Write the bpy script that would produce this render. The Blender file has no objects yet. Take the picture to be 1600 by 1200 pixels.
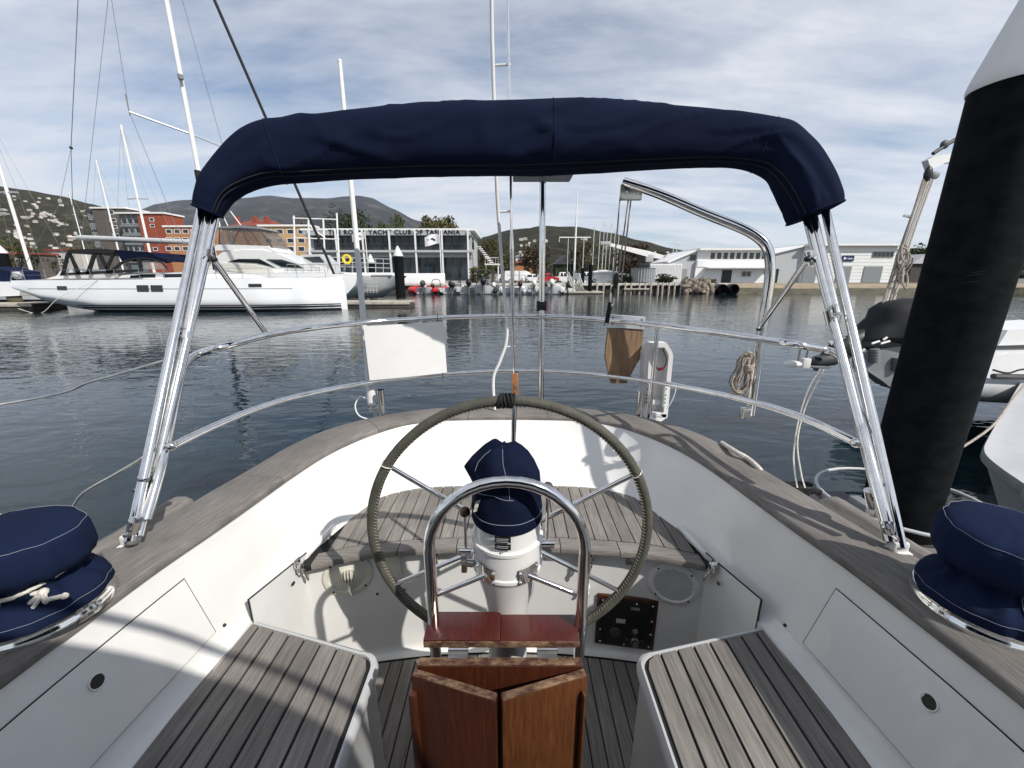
import bpy, bmesh, math, random
from mathutils import Vector, Matrix, noise
random.seed(7)
R = math.radians
# ---------------------------------------------------------------- camera, sky, sun
OZ = 2.0                      # script coordinates are measured from eye height; the water lies 2 m lower
F_PX, PITCH = 610.0, R(15)
CP, SP = math.cos(PITCH), math.sin(PITCH)
sc = bpy.context.scene
COL = sc.collection
cam_d = bpy.data.cameras.new('camera'); cam = bpy.data.objects.new('camera', cam_d); COL.objects.link(cam)
cam.location = (0, 0, OZ); cam.rotation_euler = (math.pi/2 - PITCH, 0, 0)
cam_d.sensor_width = 36; cam_d.lens = 36*F_PX/1600; cam_d.clip_start = 0.02; cam_d.clip_end = 40000
sc.camera = cam
SUN = Vector((0.95, -0.76, 1.13)).normalized()          # towards the sun: right of and behind the camera
SUN_EL = math.asin(SUN.z); SUN_AZ = math.atan2(SUN.x, SUN.y)
w = bpy.data.worlds.new('World'); sc.world = w; w.use_nodes = True
nt = w.node_tree; N = nt.nodes; L = nt.links
for n in list(N): N.remove(n)
wo = N.new('ShaderNodeOutputWorld'); bg = N.new('ShaderNodeBackground'); L.new(bg.outputs[0], wo.inputs[0])
sky = N.new('ShaderNodeTexSky'); sky.sky_type = 'NISHITA'; sky.sun_disc = False
sky.sun_elevation = SUN_EL; sky.sun_rotation = SUN_AZ; sky.air_density = 1.0; sky.dust_density = 0.6; sky.ozone_density = 3.0
tc = N.new('ShaderNodeTexCoord'); sep = N.new('ShaderNodeSeparateXYZ'); L.new(tc.outputs['Generated'], sep.inputs[0])
def wmath(op, a, b=None):
    n = N.new('ShaderNodeMath'); n.operation = op
    for i, v in enumerate((a, b)):
        if v is None: continue
        if isinstance(v, (int, float)): n.inputs[i].default_value = v
        else: L.new(v, n.inputs[i])
    return n.outputs[0]
zc = wmath('ADD', wmath('MAXIMUM', sep.outputs[2], 0.0), 0.16)
comb = N.new('ShaderNodeCombineXYZ')
L.new(wmath('DIVIDE', sep.outputs[0], zc), comb.inputs[0]); L.new(wmath('DIVIDE', sep.outputs[1], zc), comb.inputs[1])
def wnoise(scale, rot, stretch, detail, rough, dist=0.0):
    mp = N.new('ShaderNodeMapping'); mp.inputs['Rotation'].default_value = (0, 0, rot); mp.inputs['Scale'].default_value = stretch
    L.new(comb.outputs[0], mp.inputs[0])
    n = N.new('ShaderNodeTexNoise'); n.inputs['Scale'].default_value = scale; n.inputs['Detail'].default_value = detail
    n.inputs['Roughness'].default_value = rough; n.inputs['Distortion'].default_value = dist
    L.new(mp.outputs[0], n.inputs['Vector']); return n.outputs[0]
n1 = wnoise(0.75, R(24), (0.7, 1.5, 1), 7, 0.58, 0.35)        # broad banks of thin cloud
n2 = wnoise(3.2, R(-32), (0.55, 1.7, 1), 6, 0.60, 0.25)       # streaks and ripples
cl = wmath('ADD', wmath('MULTIPLY', n1, 0.72), wmath('MULTIPLY', n2, 0.28))
rp = N.new('ShaderNodeValToRGB'); L.new(cl, rp.inputs[0])
rp.color_ramp.elements[0].position = 0.36; rp.color_ramp.elements[0].color = (0.06, 0.06, 0.06, 1)
rp.color_ramp.elements[1].position = 0.59; rp.color_ramp.elements[1].color = (0.93, 0.93, 0.93, 1)
skyb = N.new('ShaderNodeMix'); skyb.data_type = 'RGBA'; skyb.blend_type = 'MULTIPLY'; skyb.inputs[0].default_value = 1.0
L.new(sky.outputs[0], skyb.inputs[6]); skyb.inputs[7].default_value = (1, 1, 1, 1)
mixc = N.new('ShaderNodeMix'); mixc.data_type = 'RGBA'
L.new(rp.outputs[0], mixc.inputs[0]); L.new(skyb.outputs[2], mixc.inputs[6]); mixc.inputs[7].default_value = (7.0, 7.2, 7.7, 1)
L.new(mixc.outputs[2], bg.inputs[0]); bg.inputs[1].default_value = 0.112
sun_d = bpy.data.lights.new('sun', 'SUN'); sun_d.energy = 4.7; sun_d.angle = R(0.6); sun_d.color = (1.0, 0.95, 0.88)
sun = bpy.data.objects.new('sun', sun_d); COL.objects.link(sun); sun.rotation_euler = (-SUN).to_track_quat('-Z', 'Y').to_euler()
sun.location = (6, -4, 12)
vs = sc.view_settings; vs.view_transform = 'Standard'; vs.look = 'None'; vs.exposure = 0.06; vs.gamma = 1.0; vs.use_curve_mapping = False
sc.cycles.use_denoising = True; sc.cycles.max_bounces = 8; sc.cycles.transparent_max_bounces = 12
sc.cycles.caustics_reflective = False; sc.cycles.caustics_refractive = False; sc.cycles.sample_clamp_indirect = 6.0; sc.cycles.volume_bounces = 1

# ---------------------------------------------------------------- helpers
def ray(px, py):
    u = (px-800)/F_PX; v = -(py-600)/F_PX
    return Vector((u, CP+v*SP, -SP+v*CP))
def atY(px, py, Y): r = ray(px, py); return r*(Y/r.y)
def atZ(px, py, Z): r = ray(px, py); return r*(Z/r.z)
def atX(px, py, X): r = ray(px, py); return r*(X/r.x)
def curtain(px, py, plan):
    """the point of the pixel's ray on the upright sheet that stands on the plan polyline"""
    r = ray(px, py); best = None
    for (x0, y0), (x1, y1) in zip(plan, plan[1:]):
        den = r.x*(y1-y0) - r.y*(x1-x0)
        if abs(den) < 1e-9: continue
        t = (x0*(y1-y0) - y0*(x1-x0))/den
        k = (r.x*t-x0)/(x1-x0) if abs(x1-x0) > abs(y1-y0) else (r.y*t-y0)/(y1-y0)
        if t > 0 and -0.02 <= k <= 1.02: best = r*t
    return best
MATS = {}
def mat(name, color, rough=0.5, metal=0.0, spec=0.5, coat=0.0, var=0.0, vscale=6.0, bump=0.0, bscale=40.0, stretch=(1, 1, 1), trans=0.0, emit=None, var2=None, ior=1.45, alpha=1.0, randv=0.0):
    m = bpy.data.materials.new(name); m.use_nodes = True; MATS[name] = m
    n, l = m.node_tree.nodes, m.node_tree.links; p = n['Principled BSDF']
    p.inputs['Base Color'].default_value = (*color, 1); p.inputs['Roughness'].default_value = rough; p.inputs['Metallic'].default_value = metal
    p.inputs['Specular IOR Level'].default_value = spec; p.inputs['Coat Weight'].default_value = coat; p.inputs['IOR'].default_value = ior
    p.inputs['Transmission Weight'].default_value = trans; p.inputs['Alpha'].default_value = alpha
    if var or bump:
        tc = n.new('ShaderNodeTexCoord'); mp = n.new('ShaderNodeMapping'); mp.inputs['Scale'].default_value = stretch
        l.new(tc.outputs['Object'], mp.inputs[0])
    col = None
    if var:
        t = n.new('ShaderNodeTexNoise'); t.inputs['Scale'].default_value = vscale; t.inputs['Detail'].default_value = 6; t.inputs['Roughness'].default_value = 0.62
        l.new(mp.outputs[0], t.inputs['Vector'])
        r = n.new('ShaderNodeValToRGB'); l.new(t.outputs[0], r.inputs[0])
        a = tuple(c*(1-var) for c in color); b = var2 if var2 else tuple(min(1, c*(1+var)) for c in color)
        r.color_ramp.elements[0].position = 0.32; r.color_ramp.elements[0].color = (*a, 1)
        r.color_ramp.elements[1].position = 0.68; r.color_ramp.elements[1].color = (*b, 1)
        col = r.outputs[0]
    if randv:
        oi = n.new('ShaderNodeObjectInfo'); mr = n.new('ShaderNodeMapRange'); l.new(oi.outputs['Random'], mr.inputs[0])
        mr.inputs[3].default_value = 1-randv; mr.inputs[4].default_value = 1+randv
        mx = n.new('ShaderNodeMix'); mx.data_type = 'RGBA'; mx.blend_type = 'MULTIPLY'; mx.inputs[0].default_value = 1
        if col: l.new(col, mx.inputs[6])
        else: mx.inputs[6].default_value = (*color, 1)
        l.new(mr.outputs[0], mx.inputs[7]); col = mx.outputs[2]
    if col: l.new(col, p.inputs['Base Color'])
    if bump:
        t2 = n.new('ShaderNodeTexNoise'); t2.inputs['Scale'].default_value = bscale; t2.inputs['Detail'].default_value = 5
        l.new(mp.outputs[0], t2.inputs['Vector'])
        bp = n.new('ShaderNodeBump'); bp.inputs['Strength'].default_value = bump; bp.inputs['Distance'].default_value = 0.02
        l.new(t2.outputs[0], bp.inputs['Height']); l.new(bp.outputs[0], p.inputs['Normal'])
    if emit: p.inputs['Emission Color'].default_value = (*emit, 1); p.inputs['Emission Strength'].default_value = 1
    return m
def mk(name, V, F, m, parent=None, smooth=False, uv=None, sharp=38):
    me = bpy.data.meshes.new(name)
    me.from_pydata([(v[0], v[1], v[2]+OZ) for v in V], [], F); me.validate()
    if m: me.materials.append(MATS[m] if isinstance(m, str) else m)
    if uv is not None:
        ul = me.uv_layers.new(name='UVMap')
        for lp in me.loops: ul.data[lp.index].uv = uv[lp.vertex_index]
    bm = bmesh.new(); bm.from_mesh(me); bmesh.ops.recalc_face_normals(bm, faces=bm.faces)
    if smooth:
        for f in bm.faces: f.smooth = True
        lim = R(sharp)
        for e in bm.edges:
            if len(e.link_faces) == 2 and e.calc_face_angle(0) > lim: e.smooth = False
    bm.to_mesh(me); bm.free()
    o = bpy.data.objects.new(name, me); COL.objects.link(o)
    if parent is not None: adopt(o, parent)
    return o
def adopt(o, parent):
    o.parent = parent
    if parent.type == 'EMPTY': o.matrix_parent_inverse = Matrix.Translation(-parent.location)
def tag(o, label=None, cat=None, group=None, kind=None):
    if label: o['label'] = label
    if cat: o['category'] = cat
    if group: o['group'] = group
    if kind: o['kind'] = kind
    return o
def thing(name, loc, label, cat, group=None):
    o = bpy.data.objects.new(name, None); COL.objects.link(o); o.location = (loc[0], loc[1], loc[2]+OZ); o.empty_display_size = 0.1
    return tag(o, label, cat, group)
def dup(root, loc, rotz=0.0, label=None, scale=None, recolor=None):
    r = root.copy(); COL.objects.link(r); r.location = (loc[0], loc[1], loc[2]+OZ); r.rotation_euler = (0, 0, rotz)
    if scale: r.scale = (scale,)*3
    if label: r['label'] = label
    for ch in list(root.children):
        c = ch.copy(); COL.objects.link(c); c.parent = r
        if recolor and ch.name.split('.')[0] in recolor:
            c.data = c.data.copy(); c.data.materials[0] = MATS[recolor[ch.name.split('.')[0]]]
        for g in ch.children:
            d = g.copy(); COL.objects.link(d); d.parent = c
    return r
def cr(pts, n=6, closed=False):
    P = [Vector(p) for p in pts]; out = []
    m = len(P)
    for i in range(m if closed else m-1):
        if closed: a, b, c, d = P[(i-1) % m], P[i], P[(i+1) % m], P[(i+2) % m]
        else: a, b, c, d = P[max(i-1, 0)], P[i], P[i+1], P[min(i+2, m-1)]
        for k in range(n):
            t = k/n
            out.append(0.5*((2*b)+(c-a)*t+(2*a-5*b+4*c-d)*t*t+(3*b-a-3*c+d)*t**3))
    if not closed: out.append(P[-1])
    return out
class B:
    """collects primitives for ONE part"""
    def __init__(s): s.V = []; s.F = []
    def add(s, V, F):
        o = len(s.V); s.V += [Vector(v) for v in V]; s.F += [tuple(i+o for i in f) for f in F]; return s
    def box(s, x0, x1, y0, y1, z0, z1, bev=0.0, mtx=None):
        bm = bmesh.new(); bmesh.ops.create_cube(bm, size=1)
        for v in bm.verts: v.co = Vector(((x0+x1)/2+v.co.x*(x1-x0), (y0+y1)/2+v.co.y*(y1-y0), (z0+z1)/2+v.co.z*(z1-z0)))
        if bev: bmesh.ops.bevel(bm, geom=list(bm.edges), offset=bev, segments=2, affect='EDGES', profile=0.6)
        if mtx: bm.transform(mtx)
        bm.verts.index_update()
        s.add([v.co.copy() for v in bm.verts], [tuple(v.index for v in f.verts) for f in bm.faces]); bm.free(); return s
    def tube(s, pts, r, n=10, closed=False, cap=True, flat=None):
        P = [Vector(p) for p in pts]; m = len(P)
        rr = r if isinstance(r, (list, tuple)) else [r]*m
        T = []
        for i in range(m):
            a = P[(i-1) % m] if (closed or i) else P[0]; b = P[(i+1) % m] if (closed or i < m-1) else P[-1]
            t = (b-a); T.append(t.normalized() if t.length > 1e-9 else Vector((0, 0, 1)))
        up = Vector((0, 0, 1)) if abs(T[0].z) < 0.9 else Vector((0, 1, 0))
        nn = (up-T[0]*up.dot(T[0])).normalized(); V = []; F = []
        for i in range(m):
            nn = (nn-T[i]*nn.dot(T[i])).normalized(); bb = T[i].cross(nn)
            for k in range(n):
                a = 2*math.pi*k/n; V.append(P[i]+(nn*math.cos(a)+bb*math.sin(a)*(flat or 1))*rr[i])
        for i in range(m if closed else m-1):
            j = (i+1) % m
            for k in range(n): F.append((i*n+k, i*n+(k+1) % n, j*n+(k+1) % n, j*n+k))
        if cap and not closed: F.append(tuple(range(n))[::-1]); F.append(tuple((m-1)*n+k for k in range(n)))
        return s.add(V, F)
    def lathe(s, prof, c=(0, 0, 0), n=32, axis='z', capt=True):
        V = []; F = []; m = len(prof)
        for r, h in prof:
            for k in range(n):
                a = 2*math.pi*k/n; x, y = r*math.cos(a), r*math.sin(a)
                V.append(Vector(c)+Vector({'z': (x, y, h), 'y': (x, h, y), 'x': (h, x, y)}[axis]))
        for i in range(m-1):
            for k in range(n): F.append((i*n+k, i*n+(k+1) % n, (i+1)*n+(k+1) % n, (i+1)*n+k))
        if capt: F.append(tuple(range(n))[::-1]); F.append(tuple((m-1)*n+k for k in range(n)))
        return s.add(V, F)
    def loft(s, rows, closed=False):
        m = len(rows[0]); V = [p for r in rows for p in r]; F = []
        for i in range(len(rows)-1):
            for k in range(m if closed else m-1):
                j = (k+1) % m; F.append((i*m+k, i*m+j, (i+1)*m+j, (i+1)*m+k))
        return s.add(V, F)
    def prism(s, poly, d):
        """closed polygon (list of points) pushed along d"""
        n = len(poly); d = Vector(d); V = [Vector(p) for p in poly]+[Vector(p)+d for p in poly]
        return s.add(V, [tuple(range(n)), tuple(range(n, 2*n))[::-1]]+[(i, (i+1) % n, (i+1) % n+n, i+n) for i in range(n)])
    def ball(s, c, r, n=12, sc3=(1, 1, 1)):
        pr = [(math.sin(math.pi*i/n)*r, -math.cos(math.pi*i/n)*r) for i in range(n+1)]
        V0 = len(s.V); s.lathe([(max(a, 1e-4), b) for a, b in pr], (0, 0, 0), n+4)
        for i in range(V0, len(s.V)): s.V[i] = Vector((s.V[i].x*sc3[0], s.V[i].y*sc3[1], s.V[i].z*sc3[2]))+Vector(c)
        return s
    def obj(s, name, m, parent=None, smooth=True, sharp=38): return mk(name, s.V, s.F, m, parent, smooth, sharp=sharp)

# ---------------------------------------------------------------- materials
mat('gelcoat', (0.70, 0.70, 0.685), 0.26, coat=0.5, var=0.04, vscale=4, bump=0.02, bscale=6)
mat('gelcoat_grey', (0.44, 0.45, 0.46), 0.5, var=0.05)
mat('hull_white', (0.80, 0.81, 0.82), 0.22, coat=0.3, var=0.02, vscale=0.8)
mat('caulk', (0.012, 0.012, 0.013), 0.75)
mat('steel', (0.78, 0.77, 0.75), 0.09, metal=1.0, var=0.10, vscale=30)
mat('steel_dull', (0.52, 0.51, 0.49), 0.28, metal=1.0, var=0.2, vscale=25)
mat('wire', (0.16, 0.16, 0.17), 0.5)
mat('aluminium', (0.60, 0.62, 0.64), 0.45, metal=0.7, var=0.15, vscale=20)
mat('navy', (0.0055, 0.0092, 0.027), 0.9, spec=0.10, var=0.16, vscale=2.2)
mat('navy_faded', (0.0075, 0.0140, 0.040), 0.9, spec=0.12, var=0.18, vscale=3)
mat('thread', (0.20, 0.22, 0.28), 0.8)
mat('leather', (0.072, 0.071, 0.056), 0.75, var=0.22, vscale=14, bump=0.25, bscale=120)
mat('lacing', (0.30, 0.28, 0.22), 0.8)
mat('black', (0.012, 0.012, 0.013), 0.45, var=0.3, vscale=20)
mat('black_matt', (0.010, 0.011, 0.013), 0.8, var=0.3, vscale=3)
mat('dark_grey', (0.05, 0.052, 0.056), 0.55, var=0.2)
mat('mid_grey', (0.20, 0.21, 0.22), 0.55, var=0.15)
mat('light_grey', (0.45, 0.46, 0.47), 0.5, var=0.1)
mat('white_plastic', (0.70, 0.70, 0.69), 0.35, var=0.03)
mat('white_paint', (0.78, 0.78, 0.77), 0.5, var=0.05, vscale=1.2)
mat('cream', (0.60, 0.59, 0.52), 0.45, var=0.06)
mat('rope_white', (0.72, 0.69, 0.62), 0.9, var=0.18, vscale=60, bump=0.6, bscale=180)
mat('rope_brown', (0.42, 0.36, 0.31), 0.9, var=0.4, vscale=70, bump=0.6, bscale=180)
mat('red', (0.42, 0.018, 0.02), 0.55, var=0.15)
mat('yellow', (0.75, 0.55, 0.03), 0.5)
mat('glass_dark', (0.012, 0.016, 0.02), 0.06, spec=0.6, coat=0.3)
mat('teal_glass', (0.018, 0.03, 0.038), 0.07, spec=0.6, var=0.5, vscale=0.25)
mat('orange_wood', (0.30, 0.13, 0.05), 0.6, var=0.35, vscale=8, stretch=(8, 1, 1))
def wood(name, a, b, stretch, rough=0.75, coat=0.0, scale=5.0, bump=0.35, uv=False, randv=0.20, spots=None):
    m = bpy.data.materials.new(name); m.use_nodes = True; MATS[name] = m
    n, l = m.node_tree.nodes, m.node_tree.links; p = n['Principled BSDF']; p.inputs['Roughness'].default_value = rough; p.inputs['Coat Weight'].default_value = coat
    p.inputs['Coat Roughness'].default_value = 0.25
    tc = n.new('ShaderNodeTexCoord'); mp = n.new('ShaderNodeMapping'); mp.inputs['Scale'].default_value = stretch
    l.new(tc.outputs['UV' if uv else 'Object'], mp.inputs[0])
    oi = n.new('ShaderNodeObjectInfo'); ad = n.new('ShaderNodeVectorMath'); ad.operation = 'ADD'
    mu = n.new('ShaderNodeMath'); mu.operation = 'MULTIPLY'; mu.inputs[1].default_value = 37.0; l.new(oi.outputs['Random'], mu.inputs[0])
    l.new(mp.outputs[0], ad.inputs[0]); l.new(mu.outputs[0], ad.inputs[1])
    t = n.new('ShaderNodeTexNoise'); t.inputs['Scale'].default_value = scale; t.inputs['Detail'].default_value = 8; t.inputs['Roughness'].default_value = 0.7
    l.new(ad.outputs[0], t.inputs['Vector'])
    r = n.new('ShaderNodeValToRGB'); l.new(t.outputs[0], r.inputs[0])
    r.color_ramp.elements[0].position = 0.30; r.color_ramp.elements[0].color = (*a, 1); r.color_ramp.elements[1].position = 0.70; r.color_ramp.elements[1].color = (*b, 1)
    # slow patches of wear
    t3 = n.new('ShaderNodeTexNoise'); t3.inputs['Scale'].default_value = 3.5; t3.inputs['Detail'].default_value = 4
    l.new(tc.outputs['Object'], t3.inputs['Vector'])
    r3 = n.new('ShaderNodeMapRange'); l.new(t3.outputs[0], r3.inputs[0]); r3.inputs[1].default_value = 0.3; r3.inputs[2].default_value = 0.7; r3.inputs[3].default_value = 0.78; r3.inputs[4].default_value = 1.2
    mr = n.new('ShaderNodeMapRange'); l.new(oi.outputs['Random'], mr.inputs[0]); mr.inputs[3].default_value = 1-randv; mr.inputs[4].default_value = 1+randv
    m1 = n.new('ShaderNodeMath'); m1.operation = 'MULTIPLY'; l.new(r3.outputs[0], m1.inputs[0]); l.new(mr.outputs[0], m1.inputs[1])
    mx = n.new('ShaderNodeMix'); mx.data_type = 'RGBA'; mx.blend_type = 'MULTIPLY'; mx.inputs[0].default_value = 1
    l.new(r.outputs[0], mx.inputs[6]); l.new(m1.outputs[0], mx.inputs[7]); l.new(mx.outputs[2], p.inputs['Base Color'])
    bp = n.new('ShaderNodeBump'); bp.inputs['Strength'].default_value = bump; bp.inputs['Distance'].default_value = 0.003
    l.new(t.outputs[0], bp.inputs['Height']); l.new(bp.outputs[0], p.inputs['Normal'])
    return m
wood('teak', (0.105, 0.096, 0.087), (0.25, 0.232, 0.212), (20, 1.1, 20), scale=6, randv=0.16)
wood('teak_x', (0.105, 0.096, 0.087), (0.25, 0.232, 0.212), (1.1, 20, 20), scale=6, randv=0.12)
wood('teak_cap', (0.092, 0.085, 0.078), (0.235, 0.218, 0.200), (26, 1.6, 1), scale=6, uv=True, randv=0.06, bump=0.5)
wood('mahogany', (0.030, 0.007, 0.003), (0.085, 0.022, 0.008), (18, 18, 1.5), rough=0.42, coat=0.35, scale=6, randv=0.03, bump=0.15)
wood('mahogany_x', (0.036, 0.005, 0.003), (0.095, 0.013, 0.007), (30, 6, 6), rough=0.30, coat=0.6, scale=5, randv=0.03, bump=0.15)
wood('mahogany_gold', (0.050, 0.014, 0.004), (0.135, 0.046, 0.011), (22, 22, 1.6), rough=0.45, coat=0.3, scale=6, randv=0.03, bump=0.15)
wood('worn_edge', (0.045, 0.012, 0.006), (0.25, 0.16, 0.09), (7, 16, 16), rough=0.8, scale=4, randv=0.03)
_w = MATS['worn_edge'].node_tree.nodes
for _n in _w:
    if _n.type == 'VALTORGB': _n.color_ramp.elements[0].position = .42; _n.color_ramp.elements[1].position = .66
wood('ply', (0.11, 0.066, 0.034), (0.30, 0.195, 0.115), (26, 26, 1.6), rough=0.75, scale=4, randv=0.02)
# ================================================================ OUR YACHT: hull, coaming, seats, sole
XC = -0.025
ZC, ZSEAT, ZAFT, ZSOLE, WATER = -0.84, -1.20, -1.14, -1.74, -2.0
IN = [(1.10, -.9), (1.105, -.3), (1.10, .2), (1.095, .6), (1.08, .8), (1.06, 1.0), (1.025, 1.2), (.995, 1.4), (.965, 1.6), (.925, 1.78), (.865, 1.93), (.775, 2.08), (.64, 2.22), (.45, 2.30), (.2, 2.325), (0, 2.328)]
OUT = [(1.30, -.9), (1.34, -.3), (1.36, .2), (1.36, .6), (1.335, .85), (1.25, 1.05), (1.205, 1.25), (1.18, 1.42), (1.145, 1.62), (1.11, 1.85), (1.03, 2.06), (.90, 2.22), (.70, 2.37), (.46, 2.455), (.2, 2.475), (0, 2.478)]
LOW = [(.985, -.9), (.985, -.3), (.985, .2), (.98, .6), (.97, .8), (.955, 1.0), (.942, 1.17), (.918, 1.33), (.868, 1.50), (.812, 1.66), (.757, 1.79), (.705, 1.90), (.57, 1.98), (.42, 2.015), (.2, 2.03), (0, 2.03)]
LOWZ = [-1.2]*6+[-1.19, -1.17, -1.15]+[-1.14]*7
def full(h, n=5, z=None):
    pts = [(-a+XC, b, (z[i] if isinstance(z, list) else z)) for i, (a, b) in enumerate(h)]
    pts += [(a+XC, b, (z[i] if isinstance(z, list) else z)) for i, (a, b) in reversed(list(enumerate(h[:-1])))]
    return cr(pts, n)
yacht = thing('sailing_yacht', (XC, 1.0, WATER), 'white sailing yacht with weathered teak cockpit seats, the boat we stand on', 'yacht')
cin, cout, clow = full(IN, 5, ZC), full(OUT, 5, ZC), full(LOW, 5, LOWZ)
NP = len(cin)
# coaming: inner face with a soft fillet where it meets seats and helm bench
rows = []
for f, dz, inw in ((0, 0.012, 0), (0.02, 0, 0), (0.3, 0, 0), (0.6, 0, 0), (0.86, 0, 0), (0.93, 0.002, .004), (0.97, 0.0, .012), (1.0, -0.004, .034)):
    row = []
    for i in range(NP):
        a, b = cin[i], clow[i]; p = a.lerp(b, f); ctr = Vector((XC, min(p.y, 1.2), p.z)); d = (ctr-p); d.z = 0
        if d.length > 1e-6: p = p+d.normalized()*inw
        p.z += dz; row.append(p)
    rows.append(row)
B().loft(rows).obj('coaming', 'gelcoat', yacht, sharp=60)
# outer coaming side, side deck and topsides
def outw(i, d):
    t = cout[min(i+1, NP-1)]-cout[max(i-1, 0)]; nrm = Vector((-t.y, t.x, 0)).normalized(); return cout[i]+nrm*d
h = [[Vector((outw(i, d).x, outw(i, d).y, z)) for i in range(NP)] for d, z in ((-.03, -.852), (.010, -.846), (.017, -.849), (.019, -.86), (.022, -.98), (.012, -1.0), (.20, -1.012), (.235, -1.02), (.225, -1.10), (.19, -1.5), (.12, -1.9), (.02, -2.15))]
B().loft(h).obj('hull', 'hull_white', yacht, sharp=50)
# teak cap rail in scarfed lengths
cuts = [0, 38, 56, 69, 81, 94, 112, NP-1]
for a, b in zip(cuts, cuts[1:]):
    V = []; UVs = []; Fc = []
    prof = [(-.014, -.022), (-.017, -.008), (-.013, .004), (-.004, .009), (.5, .0125), (1.004, .009), (1.013, .004), (1.016, -.008), (1.012, -.022)]
    gap = 0.0012; run = 0.0; n = len(prof)
    for i in range(a, b+1):
        p, q = cin[i].copy(), cout[i].copy()
        if i > a: run += ((cin[i]+cout[i])/2-(cin[i-1]+cout[i-1])/2).length
        wv = q-p; wl = wv.length; wn = wv/wl
        t = (cin[min(i+1, NP-1)]-cin[max(i-1, 0)]).normalized()
        sh = t*(gap if i == a else (-gap if i == b else 0))
        for k, (u, dz) in enumerate(prof):
            off = u*wl if 0 <= u <= 1 and u == .5 else (u if u < .4 else wl+(u-1))
            V.append(p+wn*off+sh+Vector((0, 0, dz+.006))); UVs.append((off, run))
    m = b-a+1
    for i in range(m-1):
        for k in range(n-1): Fc.append((i*n+k, i*n+k+1, (i+1)*n+k+1, (i+1)*n+k))
        Fc.append((i*n+n-1, i*n, (i+1)*n, (i+1)*n+n-1))
    Fc.append(tuple(range(n))); Fc.append(tuple((m-1)*n+k for k in range(n))[::-1])
    mk('cap_plank', V, Fc, 'teak_cap', yacht, True, UVs, 50)
# toe rails outside the coaming
for sgn in (-1, 1):
    pth = [Vector((XC+sgn*x, y, -.972)) for x, y in ((1.46, 1.58), (1.475, 1.5), (1.50, 1.2), (1.515, .8), (1.52, .2), (1.50, -.8))]
    b = B(); pp = cr(pth, 6); rws = []
    for i, p in enumerate(pp):
        k = min(1, i/3+.25); rws.append([p+Vector((dx*sgn, 0, dz*k)) for dx, dz in ((-.035, -.04), (-.032, .02), (-.022, .03), (.02, .03), (.032, .02), (.036, -.04))])
    V = [v for r_ in rws for v in r_]; nn_ = 6; Fc = [tuple(range(6)), tuple((len(rws)-1)*6+k for k in range(6))[::-1]]
    run = 0; U = []
    for i, r_ in enumerate(rws):
        if i: run += (pp[i]-pp[i-1]).length
        U += [(k*.02, run) for k in range(6)]
    for i in range(len(rws)-1):
        for k in range(6): Fc.append((i*6+k, i*6+(k+1) % 6, (i+1)*6+(k+1) % 6, (i+1)*6+k))
    mk('toe_rail', V, Fc, 'teak_cap', yacht, True, U, 50)

# well walls aft of the side seats and under the helm bench
def bulk_y(x):                     # curved face under the helm bench
    x = abs(x-XC); return 1.535-0.055*(x/.64)**2-0.03*max(0, x-.64)/.2
for sgn in (-1, 1):
    top = [p for p in clow if sgn*(p.x-XC) > 0 and .95 < p.y < 1.5]
    top.sort(key=lambda p: p.y)
    cx = [Vector((p.x-sgn*.034, p.y, p.z)) for p in top]
    B().loft([[p+Vector((0, 0, .004)) for p in cx], [Vector((p.x, p.y, -1.3)) for p in cx], [Vector((p.x-sgn*.004, p.y, -1.69)) for p in cx], [Vector((p.x-sgn*.03, p.y, ZSOLE)) for p in cx]]).obj('well_side', 'gelcoat', yacht)
xs = [-.86+i*(1.72/40) for i in range(41)]
rw = []
for z, dy in ((-1.175, 0), (-1.3, 0), (-1.6, 0), (-1.70, -.002), (-1.725, -.010), (-1.736, -.022), (-1.742, -.045)):
    rw.append([Vector((x+XC, bulk_y(x+XC)+dy, z)) for x in xs])
B().loft(rw).obj('bench_bulkhead', 'gelcoat', yacht)
# ---- cockpit sole: black caulking bed and teak planks
sole = mk('cockpit_sole', [(-.86, -.5, ZSOLE-.008), (.82, -.5, ZSOLE-.008), (.82, 1.6, ZSOLE-.008), (-.86, 1.6, ZSOLE-.008)], [(0, 1, 2, 3)], 'caulk', yacht)
def plank(name, poly, z, th, parent, m='teak', bev=.0016):
    b = B().prism([(p[0], p[1], z-th) for p in poly], (0, 0, th))
    return b.obj(name, m, parent, smooth=False)
x = -.80
while x < .76:
    wd = .052
    y1 = min(bulk_y(x), bulk_y(x+wd))-.058
    plank('plank', [(x, -.45), (x+wd, -.45), (x+wd, bulk_y(x+wd)-.058), (x, bulk_y(x)-.058)], ZSOLE, .008, sole)
    x += wd+.006
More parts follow.
